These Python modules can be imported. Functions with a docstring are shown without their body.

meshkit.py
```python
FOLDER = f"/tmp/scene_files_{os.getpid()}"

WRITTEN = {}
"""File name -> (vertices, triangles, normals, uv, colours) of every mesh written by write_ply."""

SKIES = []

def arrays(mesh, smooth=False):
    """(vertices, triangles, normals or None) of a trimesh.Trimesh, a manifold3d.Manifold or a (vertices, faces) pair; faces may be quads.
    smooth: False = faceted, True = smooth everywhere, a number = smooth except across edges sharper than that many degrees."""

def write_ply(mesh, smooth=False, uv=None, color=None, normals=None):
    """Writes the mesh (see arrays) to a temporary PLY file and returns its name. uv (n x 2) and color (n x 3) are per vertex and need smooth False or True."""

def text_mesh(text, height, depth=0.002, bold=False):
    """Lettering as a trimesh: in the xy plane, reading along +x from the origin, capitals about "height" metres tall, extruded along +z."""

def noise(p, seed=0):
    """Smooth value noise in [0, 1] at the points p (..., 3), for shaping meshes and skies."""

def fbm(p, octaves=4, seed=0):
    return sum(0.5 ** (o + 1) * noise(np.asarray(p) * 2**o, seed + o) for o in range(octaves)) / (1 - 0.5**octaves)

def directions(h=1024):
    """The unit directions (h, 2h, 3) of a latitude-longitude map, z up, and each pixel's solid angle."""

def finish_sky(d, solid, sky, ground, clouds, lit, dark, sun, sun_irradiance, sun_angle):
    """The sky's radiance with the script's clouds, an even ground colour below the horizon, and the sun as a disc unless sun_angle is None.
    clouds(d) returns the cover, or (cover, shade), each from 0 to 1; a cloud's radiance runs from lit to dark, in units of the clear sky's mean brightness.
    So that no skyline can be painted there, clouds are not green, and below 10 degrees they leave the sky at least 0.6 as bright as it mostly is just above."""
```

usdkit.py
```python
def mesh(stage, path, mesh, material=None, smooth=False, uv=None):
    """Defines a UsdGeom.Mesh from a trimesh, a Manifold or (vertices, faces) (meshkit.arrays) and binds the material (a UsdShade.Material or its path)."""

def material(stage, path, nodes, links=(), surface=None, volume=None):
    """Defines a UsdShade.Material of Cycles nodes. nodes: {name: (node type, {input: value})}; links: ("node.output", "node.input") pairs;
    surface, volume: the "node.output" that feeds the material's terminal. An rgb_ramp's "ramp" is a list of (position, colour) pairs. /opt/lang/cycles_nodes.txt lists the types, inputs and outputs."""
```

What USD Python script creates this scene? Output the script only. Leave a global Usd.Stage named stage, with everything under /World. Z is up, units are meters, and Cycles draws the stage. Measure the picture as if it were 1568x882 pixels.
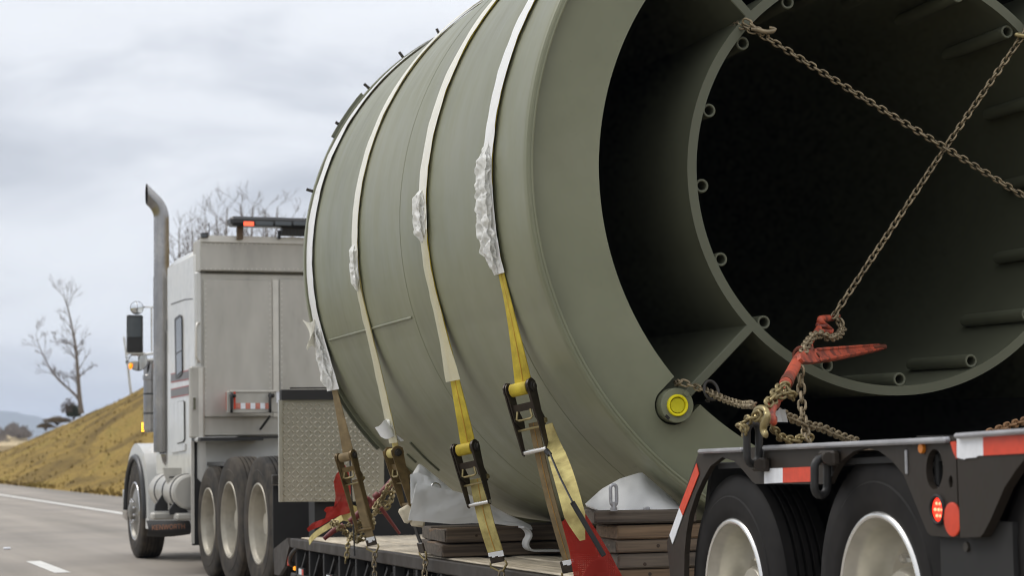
import math, random
import numpy as np, trimesh
import shapely, shapely.geometry as sg, shapely.affinity as sa
import manifold3d as m3
from pxr import Usd, UsdGeom, UsdLux, UsdShade, Gf, Sdf, Vt
import usdkit, meshkit

stage = Usd.Stage.CreateInMemory()
UsdGeom.SetStageUpAxis(stage, UsdGeom.Tokens.z)
UsdGeom.SetStageMetersPerUnit(stage, 1.0)
UsdGeom.Xform.Define(stage, '/World')
UsdGeom.Scope.Define(stage, '/World/Looks')
A = np.array

# ------------------------------------------------------------------ camera
CAM_H = 1.15
FPX = 3000.0                     # focal length in pixels of a 1568 wide picture
PP = A([784.0, 480.0])
YAW, PITCH, ROLL = 0.27596, math.atan((687 - 480) / FPX), 0.015
def _rot(yaw, pitch, roll):
    fw = A([math.sin(yaw) * math.cos(pitch), math.cos(yaw) * math.cos(pitch), math.sin(pitch)])
    r = A([math.cos(yaw), -math.sin(yaw), 0.0]); d = np.cross(fw, r)
    c, s = math.cos(roll), math.sin(roll)
    return A([[c, s, 0], [-s, c, 0], [0, 0, 1]]) @ A([r, d, fw])
CR = _rot(YAW, PITCH, ROLL)
CO = A([0, 0, CAM_H])
cam = UsdGeom.Camera.Define(stage, '/World/camera')
m = np.eye(4); m[0, :3], m[1, :3], m[2, :3], m[3, :3] = CR[0], -CR[1], -CR[2], CO
cam.AddTransformOp().Set(Gf.Matrix4d(*m.ravel().tolist()))
cam.CreateHorizontalApertureAttr(36.0)
cam.CreateVerticalApertureAttr(36.0 * 577 / 1024)
cam.CreateFocalLengthAttr(36.0 * FPX / 1568)
cam.CreateVerticalApertureOffsetAttr(36.0 * (480 - 441) / 1568)
cam.CreateClippingRangeAttr(Gf.Vec2f(0.1, 20000))
cam.CreateFStopAttr(4.5)
cam.CreateFocusDistanceAttr(9.5)
cam.GetPrim().GetAttribute('exposure').Set(0.14) if cam.GetPrim().GetAttribute('exposure') else cam.CreateExposureAttr(0.14)

# ------------------------------------------------------------------ sky and sun
SUN_AZ, SUN_EL = -0.9, 0.85      # azimuth from +y towards +x, elevation
sky_mat = usdkit.material(stage, '/World/Looks/sky', {
    'tc': ('texture_coordinate', {}),
    'sky': ('sky_texture', {'sky_type': 'single_scattering', 'sun_disc': False, 'sun_elevation': SUN_EL, 'sun_rotation': SUN_AZ, 'air_density': 1.0, 'aerosol_density': 2.0}),
    'sep': ('separate_xyz', {}),
    'elev': ('map_range', {'from_min': 0.0, 'from_max': 1.0, 'to_min': 0.0, 'to_max': 1.0, 'clamp': True}),
    'grad': ('rgb_ramp', {'ramp': [(0.0, (0.90, 0.95, 1.05)), (0.08, (1.0, 1.035, 1.10)), (0.25, (1.06, 1.09, 1.15)), (1.0, (1.70, 1.72, 1.77))]}),
    'map': ('mapping', {'scale': (3.2, 3.2, 9.0), 'location': (0.35, 0.0, 0.15)}),
    'n1': ('noise_texture', {'scale': 2.0, 'detail': 6.0, 'roughness': 0.47, 'distortion': 0.35}),
    'cl': ('rgb_ramp', {'ramp': [(0.32, (0.70, 0.715, 0.745)), (0.44, (0.85, 0.86, 0.88)), (0.54, (1.03, 1.03, 1.03)), (0.70, (1.10, 1.10, 1.09))]}),
    'mul': ('mix', {'mix_type': 'multiply', 'fac': 1.0}),
    'sc': ('mix', {'mix_type': 'multiply', 'fac': 1.0, 'color2': (7.6, 7.6, 7.6)}),
    'mixs': ('mix', {'mix_type': 'mix', 'fac': 0.94}),
    'bg': ('background_shader', {'strength': 0.1}),
}, [('tc.generated', 'sep.vector'), ('sep.z', 'elev.value'), ('elev.result', 'grad.fac'), ('tc.generated', 'map.vector'), ('map.vector', 'n1.vector'),
    ('n1.fac', 'cl.fac'), ('grad.color', 'mul.color1'), ('cl.color', 'mul.color2'), ('mul.color', 'sc.color1'),
    ('sky.color', 'mixs.color1'), ('sc.color', 'mixs.color2'), ('mixs.color', 'bg.color')], surface='bg.background')
dome = UsdLux.DomeLight.Define(stage, '/World/sky')
UsdShade.MaterialBindingAPI.Apply(dome.GetPrim()).Bind(sky_mat)
dome.GetPrim().SetCustomDataByKey('kind', 'structure')
sun = UsdLux.DistantLight.Define(stage, '/World/sun')
sun.CreateNormalizeAttr(True) if hasattr(sun, 'CreateNormalizeAttr') else None
sun.CreateIntensityAttr(0.35); sun.CreateAngleAttr(25.0); sun.CreateColorAttr(Gf.Vec3f(1.0, 0.96, 0.9))
_sd = A([math.sin(SUN_AZ) * math.cos(SUN_EL), math.cos(SUN_AZ) * math.cos(SUN_EL), math.sin(SUN_EL)])
_x = np.cross([0, 0, 1.0], _sd); _x /= np.linalg.norm(_x); _y = np.cross(_sd, _x)
m = np.eye(4); m[0, :3], m[1, :3], m[2, :3] = _x, _y, _sd
sun.AddTransformOp().Set(Gf.Matrix4d(*m.ravel().tolist()))

# ------------------------------------------------------------------ measuring: a pixel of the photograph on a given plane of the scene
def ray(u, v):
    return A([(u - PP[0]) / FPX, (v - PP[1]) / FPX, 1.0]) @ CR
def on(u, v, p, n):
    d = ray(u, v); n = A(n, float); return CO + d * ((A(p, float) - CO) @ n) / (d @ n)
def at_x(u, v, x): return on(u, v, (x, 0, 0), (1, 0, 0))
def at_y(u, v, y): return on(u, v, (0, y, 0), (0, 1, 0))
def at_z(u, v, z): return on(u, v, (0, 0, z), (0, 0, 1))

# ------------------------------------------------------------------ things, parts and sub-parts
_names = {}
def numbered(parent, name):
    k = (str(parent), name); n = _names.get(k, -1) + 1; _names[k] = n
    return f'{parent}/{name}' if n == 0 else f'{parent}/{name}_{n:03d}'
LOC = {}
def tag(prim, label=None, cat=None, group=None, kind=None):
    for k, v in (('label', label), ('category', cat), ('group', group), ('kind', kind)):
        if v: prim.SetCustomDataByKey(k, v)
def thing(name, label, cat, loc=(0, 0, 0), group=None, kind=None):
    x = UsdGeom.Xform.Define(stage, numbered('/World', name)); x.AddTranslateOp().Set(Gf.Vec3d(*map(float, loc)))
    tag(x.GetPrim(), label, cat, group, kind); LOC[str(x.GetPath())] = A(loc, float)
    return str(x.GetPath())
def va(mesh):
    if hasattr(mesh, 'to_mesh'):
        q = mesh.to_mesh(); return A(q.vert_properties[:, :3], float), A(q.tri_verts)
    if isinstance(mesh, tuple):
        v, f = A(mesh[0], float), A(mesh[1], int)
        if f.shape[1] == 4: f = np.vstack([f[:, [0, 1, 2]], f[:, [0, 2, 3]]])
        return v, f
    return A(mesh.vertices), A(mesh.faces)
def cat(*ms):
    vs, fs, o = [], [], 0
    for q in ms:
        for w in (q if isinstance(q, list) else [q]):
            v, f = va(w); vs.append(v); fs.append(f + o); o += len(v)
    return np.vstack(vs), np.vstack(fs)
def part(parent, name, mesh, mat, smooth=False, label=None, kind=None):
    """a mesh given in world coordinates, defined under parent (a thing or a part of one)"""
    if isinstance(mesh, list): mesh = cat(*mesh)
    v, f = va(mesh); loc = LOC[parent]; path = numbered(parent, name)
    usdkit.mesh(stage, path, trimesh.Trimesh(v - loc, f, process=False), mat, smooth=smooth)
    tag(stage.GetPrimAtPath(path), label, None, None, kind); LOC[path] = loc
    return path
def solid(name, mesh, mat, label=None, category=None, smooth=False, group=None, kind=None):
    if isinstance(mesh, list): mesh = cat(*mesh)
    v, f = va(mesh); path = numbered('/World', name)
    usdkit.mesh(stage, path, trimesh.Trimesh(v, f, process=False), mat, smooth=smooth)
    tag(stage.GetPrimAtPath(path), label, category, group, kind)
    return path

# ------------------------------------------------------------------ mesh helpers
def unit(v): v = A(v, float); return v / np.linalg.norm(v)
def frame(d, up=(0, 0, 1)):
    d = unit(d); up = A(up, float)
    if abs(d @ unit(up)) > 0.98: up = A([1.0, 0, 0]) if abs(d[0]) < 0.9 else A([0, 1.0, 0])
    s = unit(np.cross(d, up)); return d, s, np.cross(s, d)
def box(c, size, ax=None, bevel=0.0):
    """box centred at c; ax = rows of axes"""
    h = A(size, float) / 2
    if bevel > 0:
        b = min(bevel, h.min() * 0.9)
        pts = []
        for sx in (-1, 1):
            for sy in (-1, 1):
                for sz in (-1, 1):
                    s = A([sx, sy, sz])
                    for k in range(3):
                        q = h - b; q[k] = h[k]; pts.append(s * q)
        v, f = va(m3.Manifold.hull_points(A(pts)))
    else:
        v, f = va(trimesh.creation.box(extents=2 * h))
    if ax is not None: v = v @ A(ax, float)
    return v + A(c, float), f
def bar(a, b, w, h, up=(0, 0, 1), bevel=0.0):
    """bar from a to b, w wide (sideways) and h high (along up)"""
    a, b = A(a, float), A(b, float); d, s, u = frame(b - a, up)
    return box((a + b) / 2, (np.linalg.norm(b - a), w, h), A([d, s, u]), bevel)
def tube(pts, r, n=10, caps=True, closed=False):
    p = A(pts, float); r = np.broadcast_to(A(r, float), (len(p),)); k = len(p)
    t = np.gradient(p, axis=0) if not closed else np.roll(p, -1, 0) - np.roll(p, 1, 0)
    t /= np.linalg.norm(t, axis=1)[:, None] + 1e-12
    _, s, u = frame(t[0]); S, U = [], []
    for i in range(k):
        s = s - t[i] * (s @ t[i]); s /= np.linalg.norm(s) + 1e-12; S.append(s); U.append(np.cross(t[i], s))
    a = np.arange(n) * 2 * np.pi / n
    v = (p[:, None] + r[:, None, None] * (np.cos(a)[None, :, None] * A(S)[:, None] + np.sin(a)[None, :, None] * A(U)[:, None])).reshape(-1, 3)
    f = []
    for i in range(k if closed else k - 1):
        o, q = i * n, ((i + 1) % k) * n
        for j in range(n):
            f.append((o + j, o + (j + 1) % n, q + (j + 1) % n)); f.append((o + j, q + (j + 1) % n, q + j))
    if caps and not closed:
        v = np.vstack([v, p[0], p[-1]]); c0, c1, l = len(v) - 2, len(v) - 1, (k - 1) * n
        for j in range(n):
            f.append((c0, (j + 1) % n, j)); f.append((c1, l + j, l + (j + 1) % n))
    return v, A(f)
def lathe(prof, c, axis, n=48, up=(0, 0, 1), closed=False, a0=0.0, a1=2 * np.pi):
    """prof: (along axis, radius) pairs, turned round the axis through c"""
    d, s, u = frame(axis, up); prof = A(prof, float); k = len(prof); full = abs(a1 - a0 - 2 * np.pi) < 1e-6
    a = np.linspace(a0, a1, n + 1)[: n if full else n + 1]; na = len(a)
    ring = np.cos(a)[:, None] * u + np.sin(a)[:, None] * s
    v = (A(c, float) + prof[:, 0][:, None, None] * d + prof[:, 1][:, None, None] * ring[None]).reshape(-1, 3)
    f = []
    for i in range(k if closed else k - 1):
        o, q = i * na, ((i + 1) % k) * na
        for j in range(na if full else na - 1):
            j2 = (j + 1) % na
            f.append((o + j, q + j, q + j2)); f.append((o + j, q + j2, o + j2))
    return v, A(f)
def extrude(poly, o, ex, ey, depth):
    """shapely polygon in the plane (o; ex, ey), extruded along ex x ey from 0 to depth"""
    ex, ey = A(ex, float), A(ey, float); ez = np.cross(ex, ey); out = []
    for g in getattr(poly, 'geoms', [poly]):
        if g.is_empty: continue
        t = trimesh.creation.extrude_polygon(g, abs(depth), engine='earcut'); v = A(t.vertices)
        if depth < 0: v[:, 2] -= abs(depth)
        out.append((A(o, float) + v[:, :1] * ex + v[:, 1:2] * ey + v[:, 2:] * ez, A(t.faces)))
    return cat(*out)
def slab(pts, n, depth):
    """flat polygon given by 3-D points, made depth thick along n"""
    p = A(pts, float); n = unit(n); ex = unit(p[1] - p[0] - n * ((p[1] - p[0]) @ n)); ey = np.cross(n, ex)
    q = sg.Polygon([((w - p[0]) @ ex, (w - p[0]) @ ey) for w in p]).buffer(0)
    return extrude(q, p[0], ex, ey, depth)
def ribbon(pts, wid, th, nw=2, bow=None):
    """strip along pts; wid: half-width vectors; th: thickness; bow(i/k, s) -> extra offset along the normal"""
    p, w = A(pts, float), np.broadcast_to(A(wid, float), (len(pts), 3)); k = len(p)
    t = np.gradient(p, axis=0); nrm = np.cross(t, w); nrm /= np.linalg.norm(nrm, axis=1)[:, None] + 1e-12
    s = np.linspace(-1, 1, nw)
    top = p[:, None] + w[:, None] * s[None, :, None]
    if bow is not None: top = top + nrm[:, None] * A([[bow(i / (k - 1), x) for x in s] for i in range(k)])[:, :, None]
    bot = top - nrm[:, None] * th
    v = np.vstack([top.reshape(-1, 3), bot.reshape(-1, 3)]); N = k * nw; f = []
    for i in range(k - 1):
        for j in range(nw - 1):
            a, b, c, d = i * nw + j, i * nw + j + 1, (i + 1) * nw + j + 1, (i + 1) * nw + j
            f += [(a, b, c), (a, c, d), (N + a, N + c, N + b), (N + a, N + d, N + c)]
        for j in (0, nw - 1):
            a, d = i * nw + j, (i + 1) * nw + j
            f += [(a, d, N + d), (a, N + d, N + a)] if j == 0 else [(a, N + d, d), (a, N + a, N + d)]
    for i in (0, k - 1):
        for j in range(nw - 1):
            a, b = i * nw + j, i * nw + j + 1
            f += [(a, N + b, b), (a, N + a, N + b)] if i == 0 else [(a, b, N + b), (a, N + b, N + a)]
    return v, A(f)
def patch(grid, th):
    """closed sheet from a grid of 3-D points (k, n, 3), th thick"""
    g = A(grid, float); k, n = g.shape[:2]
    nr = np.cross(np.gradient(g, axis=0), np.gradient(g, axis=1)); nr /= np.linalg.norm(nr, axis=2)[..., None] + 1e-12
    v = np.vstack([g.reshape(-1, 3), (g - nr * th).reshape(-1, 3)]); N = k * n; f = []
    for i in range(k - 1):
        for j in range(n - 1):
            a, b, c, d = i * n + j, i * n + j + 1, (i + 1) * n + j + 1, (i + 1) * n + j
            f += [(a, d, c), (a, c, b), (N + a, N + c, N + d), (N + a, N + b, N + c)]
    rim = [(0, j) for j in range(n)] + [(i, n - 1) for i in range(1, k)] + [(k - 1, j) for j in range(n - 2, -1, -1)] + [(i, 0) for i in range(k - 2, 0, -1)]
    ids = [i * n + j for i, j in rim]
    for a, b in zip(ids, ids[1:] + ids[:1]): f += [(a, b, N + b), (a, N + b, N + a)]
    return v, A(f)
def spline(pts, n):
    from scipy.interpolate import CubicSpline
    p = A(pts, float); s = np.r_[0, np.cumsum(np.linalg.norm(np.diff(p, axis=0), axis=1))]
    return CubicSpline(s, p)(np.linspace(0, s[-1], n))
def link(c, d, side, pitch=0.031, wire=0.005, wid=0.012, nn=6, na=6):
    """one chain link centred at c, long along d, flat in the plane of d and side"""
    d = unit(d); side = A(side, float); side = unit(side - d * (side @ d)); a = pitch / 2 + wire - wid
    th = np.linspace(-np.pi / 2, np.pi / 2, na)
    path = [c + d * (a + wid * math.cos(t)) + side * wid * math.sin(t) for t in th] + [c - d * (a + wid * math.cos(t)) - side * wid * math.sin(t) for t in th]
    return tube(path, wire, nn, closed=True)
def chain(parent, pts, mat, pitch=0.033, wire=0.0052, wid=0.0130, twist=0.3, seed=0, name='link', nn=6):
    rng = random.Random(seed); p = A(pts, float); s = np.r_[0, np.cumsum(np.linalg.norm(np.diff(p, axis=0), axis=1))]
    n = max(2, int(round(s[-1] / pitch))); q = A([np.interp(np.linspace(0, s[-1], n + 1), s, p[:, k]) for k in range(3)]).T
    for i in range(n):
        d = unit(q[i + 1] - q[i]); a = unit(np.cross(d, q[i] - CO)); b = np.cross(d, a); w = twist + (i % 2) * math.pi / 2 + rng.uniform(-0.22, 0.22)
        part(parent, name, link((q[i] + q[i + 1]) / 2, d, a * math.cos(w) + b * math.sin(w), np.linalg.norm(q[i + 1] - q[i]), wire, wid, nn), mat, smooth=True)

# ------------------------------------------------------------------ materials
def srgb(*c):
    return tuple(((x / 255) / 12.92 if x / 255 <= 0.04045 else ((x / 255 + 0.055) / 1.055) ** 2.4) for x in c)
def M(name, col, rough=0.5, metal=0.0, var=0.12, scale=6.0, bump=0.0, bscale=40.0, col2=None, stretch=(1, 1, 1), spec=0.5, coat=0.0, trans=0.0, rvar=0.0, detail=6.0, lo=0.35, hi=0.65):
    """principled surface whose colour runs between two tones by object-space noise; bump gives fine relief"""
    c = A(col); a = c * (1 - var); b = A(col2) if col2 is not None else np.minimum(c * (1 + var), 1)
    nodes = {'g': ('geometry', {}), 'm': ('mapping', {'scale': stretch}), 'n': ('noise_texture', {'scale': scale, 'detail': detail, 'roughness': 0.6}),
             'r': ('rgb_ramp', {'ramp': [(lo, tuple(a)), (hi, tuple(b))]}),
             'p': ('principled_bsdf', {'roughness': rough, 'metallic': metal, 'specular_ior_level': spec, 'coat_weight': coat, 'transmission_weight': trans})}
    links = [('g.position', 'm.vector'), ('m.vector', 'n.vector'), ('n.fac', 'r.fac'), ('r.color', 'p.base_color')]
    if rvar > 0:
        nodes['rr'] = ('map_range', {'from_min': 0.3, 'from_max': 0.7, 'to_min': rough - rvar, 'to_max': rough + rvar}); links += [('n.fac', 'rr.value'), ('rr.result', 'p.roughness')]
    if bump > 0:
        nodes['bn'] = ('noise_texture', {'scale': bscale, 'detail': 4.0}); nodes['b'] = ('bump', {'strength': 1.0, 'distance': bump})
        links += [('m.vector', 'bn.vector'), ('bn.fac', 'b.height'), ('b.normal', 'p.normal')]
    return usdkit.material(stage, f'/World/Looks/{name}', nodes, links, surface='p.BSDF')
def EM(name, col, strength):
    return usdkit.material(stage, f'/World/Looks/{name}', {'p': ('principled_bsdf', {'base_color': col, 'emission_color': col, 'emission_strength': strength, 'roughness': 0.3})}, surface='p.BSDF')

m_olive = usdkit.material(stage, '/World/Looks/olive_paint', {
    'g': ('geometry', {}), 'n1': ('noise_texture', {'scale': 0.9, 'detail': 6.0, 'roughness': 0.6}), 'r1': ('rgb_ramp', {'ramp': [(0.33, srgb(107, 109, 88)), (0.5, srgb(117, 119, 96)), (0.67, srgb(125, 126, 105))]}),
    'ms': ('mapping', {'scale': (1.0, 2.6, 0.8)}), 'n2': ('noise_texture', {'scale': 2.2, 'detail': 5.0, 'roughness': 0.65}), 'r2': ('rgb_ramp', {'ramp': [(0.30, (0.91, 0.90, 0.89)), (0.5, (1.0, 1.0, 1.0)), (0.72, (1.06, 1.05, 1.04))]}),
    'n3': ('noise_texture', {'scale': 26.0, 'detail': 6.0, 'roughness': 0.75}), 'r3': ('rgb_ramp', {'ramp': [(0.27, (0.80, 0.77, 0.72)), (0.36, (1.0, 1.0, 1.0)), (0.66, (1.0, 1.0, 1.0)), (0.76, (1.16, 1.15, 1.12))]}),
    'x': ('mix', {'mix_type': 'multiply', 'fac': 1.0}), 'x2': ('mix', {'mix_type': 'multiply', 'fac': 0.8}), 'rr': ('map_range', {'from_min': 0.3, 'from_max': 0.7, 'to_min': 0.36, 'to_max': 0.52}),
    'nb': ('noise_texture', {'scale': 1.4, 'detail': 2.0}), 'b': ('bump', {'strength': 0.5, 'distance': 0.012}), 'p': ('principled_bsdf', {'specular_ior_level': 0.45})},
    [('g.position', 'n1.vector'), ('n1.fac', 'r1.fac'), ('g.position', 'ms.vector'), ('ms.vector', 'n2.vector'), ('n2.fac', 'r2.fac'), ('g.position', 'n3.vector'), ('n3.fac', 'r3.fac'), ('r1.color', 'x.color1'), ('r2.color', 'x.color2'),
     ('x.color', 'x2.color1'), ('r3.color', 'x2.color2'), ('x2.color', 'p.base_color'), ('n2.fac', 'rr.value'), ('rr.result', 'p.roughness'), ('g.position', 'nb.vector'), ('nb.fac', 'b.height'), ('b.normal', 'p.normal')], surface='p.BSDF')
m_olive_dark = M('olive_paint_shaded', srgb(82, 84, 67), 0.6, var=0.08, scale=2.0)  # darker copy of the olive, with the shade inside the cylinder put into it
m_inside_shade = M('dark_inside_shade', srgb(46, 45, 40), 0.8, var=0.1)  # deep shade between shell and tube, painted in as a dark colour
m_yellow = M('yellow_plastic', srgb(235, 220, 20), 0.45, var=0.03)
m_yellow_dk = M('dull_yellow_plastic', srgb(205, 196, 20), 0.5, var=0.04)
m_steel_dark = M('dark_steel', srgb(48, 44, 39), 0.5, metal=0.3, var=0.3, scale=20)
m_trailer = M('trailer_paint', srgb(45, 39, 33), 0.5, spec=0.25, var=0.14, scale=5, rvar=0.1, bump=0.0004, bscale=60)
m_trailer_black = M('trailer_black', srgb(22, 21, 20), 0.7, var=0.25, scale=8)
m_lip = M('worn_steel_lip', srgb(165, 165, 168), 0.38, metal=0.5, var=0.2, scale=18, stretch=(1, .3, 1))
m_rust = M('rusty_deck', srgb(95, 80, 62), 0.8, var=0.35, scale=14)
m_tyre = M('tyre_rubber', srgb(27, 25, 24), 0.68, var=0.3, scale=7, bump=0.0008, bscale=30, spec=0.2)
m_tyre_dusty = M('dusty_tyre_rubber', srgb(38, 36, 33), 0.75, var=0.2, scale=5, col2=srgb(70, 63, 54), bump=0.0008, bscale=30, spec=0.25)
m_rim = M('aluminium_rim', srgb(200, 196, 184), 0.34, metal=0.75, var=0.12, scale=9)
m_rim_dark = M('dusty_dark_rim', srgb(120, 117, 110), 0.4, metal=0.5, var=0.2, scale=9)
m_rim_dust = M('dusty_rim', srgb(158, 152, 138), 0.45, metal=0.45, var=0.16, scale=5)
m_rimlip = M('polished_rim_lip', srgb(225, 223, 218), 0.2, metal=0.9, var=0.05)
m_chrome = M('chrome', srgb(225, 225, 225), 0.12, metal=1.0, var=0.04)
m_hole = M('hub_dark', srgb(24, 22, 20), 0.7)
m_red_tape = M('red_reflective_tape', srgb(205, 62, 32), 0.4, var=0.08, scale=30)
m_white_tape = M('white_reflective_tape', srgb(222, 224, 228), 0.35, var=0.06, scale=30)
m_amber = EM('amber_lamp', srgb(255, 160, 20), 0.8)
m_amber_off = M('amber_lens', srgb(190, 110, 26), 0.25, var=0.1)
m_redlamp = EM('red_lamp', srgb(255, 50, 28), 1.2)
m_redled = EM('red_led', srgb(255, 130, 95), 3.0)

def wood(name, c1, c2, rough=0.75, stretch=(0.6, 14, 14)):
    return M(name, c1, rough, var=0.15, col2=c2, scale=3.0, stretch=stretch, bump=0.0015, bscale=6, detail=8)
m_plank = [wood(f'deck_plank_{k}', srgb(*c), srgb(*d), stretch=(14, 0.8, 14)) for k, (c, d) in enumerate((((150, 140, 122), (196, 184, 162)), ((165, 152, 130), (206, 194, 172)), ((138, 130, 116), (182, 172, 152))))]
m_timber = [wood(f'timber_{k}', srgb(*c), srgb(*d)) for k, (c, d) in enumerate((((72, 61, 51), (110, 95, 79)), ((92, 74, 55), (124, 101, 77)), ((64, 56, 48), (98, 87, 75))))]
m_endgrain = M('timber_end', srgb(84, 76, 66), 0.85, var=0.3, scale=25)

# ------------------------------------------------------------------ ground, road, hill
HD = -0.0855                                           # heading of the road and the tractor: 4.9 degrees left of +y
RF = A([math.sin(HD), math.cos(HD), 0]); RR = A([math.cos(HD), -math.sin(HD), 0])
GZ = -0.19
def gz(y):                                             # the road comes down a 2 % grade and levels out by the tractor
    y = np.asarray(y, float); t = np.clip((18.0 - y) / 40.0, 0, 1); return GZ + np.clip(18.0 - y, 0, 40) * 0.0275
def road_pt(s, o, z=0.0):                              # o = metres right of the white edge line
    p = A([3.64, 44.6, 0]) + RF * (s - 44.6) + RR * o; p[2] = z + float(gz(s + RF[1] * 0 - 0.0)); return p
def sheet(o0, o1, s0, s1, z, no=2, ns=2, ss=None):
    g = A([[road_pt(s, o, z) for o in np.linspace(o0, o1, no)] for s in (np.linspace(s0, s1, ns) if ss is None else ss)]); v = g.reshape(-1, 3); f = []; ns = len(g)
    for i in range(ns - 1):
        for j in range(no - 1):
            a = i * no + j; f += [(a, a + 1, a + no + 1), (a, a + no + 1, a + no)]
    return v, A(f)
def asphalt():
    return usdkit.material(stage, '/World/Looks/asphalt', {
        'g': ('geometry', {}), 'mr': ('vector_rotate', {'rotate_type': 'z_axis', 'angle': HD}),
        'm1': ('mapping', {'scale': (0.5, 0.02, 1)}), 'n1': ('noise_texture', {'scale': 1.6, 'detail': 4.0}),
        'r1': ('rgb_ramp', {'ramp': [(0.38, srgb(124, 118, 109)), (0.62, srgb(156, 148, 138))]}),
        'n2': ('noise_texture', {'scale': 120.0, 'detail': 3.0}), 'r2': ('rgb_ramp', {'ramp': [(0.3, (0.72, 0.72, 0.72)), (0.7, (1.15, 1.15, 1.15))]}),
        'n3': ('noise_texture', {'scale': 0.35, 'detail': 5.0}), 'r3': ('rgb_ramp', {'ramp': [(0.35, (0.85, 0.85, 0.86)), (0.65, (1.08, 1.07, 1.05))]}),
        'x': ('mix', {'mix_type': 'multiply', 'fac': 1.0}), 'x2': ('mix', {'mix_type': 'multiply', 'fac': 1.0}),
        'b': ('bump', {'strength': 0.6, 'distance': 0.004}), 'p': ('principled_bsdf', {'roughness': 0.8})},
        [('g.position', 'mr.vector'), ('mr.vector', 'm1.vector'), ('m1.vector', 'n1.vector'), ('n1.fac', 'r1.fac'), ('g.position', 'n2.vector'), ('n2.fac', 'r2.fac'), ('g.position', 'n3.vector'), ('n3.fac', 'r3.fac'),
         ('r1.color', 'x.color1'), ('r2.color', 'x.color2'), ('x.color', 'x2.color1'), ('r3.color', 'x2.color2'), ('x2.color', 'p.base_color'), ('n2.fac', 'b.height'), ('b.normal', 'p.normal')], surface='p.BSDF')
m_asphalt = asphalt()
def grass_mat(name, cs):
    return usdkit.material(stage, f'/World/Looks/{name}', {
        'g': ('geometry', {}), 'm': ('mapping', {'scale': (1.0, 0.45, 2.0)}), 'n': ('noise_texture', {'scale': 0.30, 'detail': 7.0, 'roughness': 0.62, 'distortion': 0.6}), 'r': ('rgb_ramp', {'ramp': cs}),
        'n2': ('noise_texture', {'scale': 5.0, 'detail': 5.0, 'roughness': 0.7}), 'r2': ('rgb_ramp', {'ramp': [(0.3, (0.72, 0.70, 0.66)), (0.7, (1.2, 1.2, 1.18))]}), 'x': ('mix', {'mix_type': 'multiply', 'fac': 1.0}),
        'b': ('bump', {'strength': 1.0, 'distance': 0.15}), 'p': ('principled_bsdf', {'roughness': 0.95, 'specular_ior_level': 0.1})},
        [('g.position', 'm.vector'), ('m.vector', 'n.vector'), ('n.fac', 'r.fac'), ('m.vector', 'n2.vector'), ('n2.fac', 'r2.fac'), ('r.color', 'x.color1'), ('r2.color', 'x.color2'), ('x.color', 'p.base_color'), ('n2.fac', 'b.height'), ('b.normal', 'p.normal')], surface='p.BSDF')
m_grass = grass_mat('dry_grass', [(0.30, srgb(92, 76, 48)), (0.44, srgb(126, 106, 60)), (0.56, srgb(152, 128, 70)), (0.70, srgb(134, 120, 64))])
m_field = grass_mat('field', [(0.3, srgb(120, 112, 72)), (0.7, srgb(160, 146, 96))])
m_paint = M('road_paint', srgb(214, 212, 206), 0.6, var=0.1, scale=9)
solid('ground', sheet(-2500, 2500, 0, 0, -0.06, 41, ss=np.r_[-300, -100, np.linspace(-60, 60, 241), np.linspace(70, 400, 30), np.linspace(500, 6000, 12)]), m_field, kind='structure')
solid('road', sheet(-10.2, 2.9, -60, 900, 0.0, 4, 240), m_asphalt, kind='structure')
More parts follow.
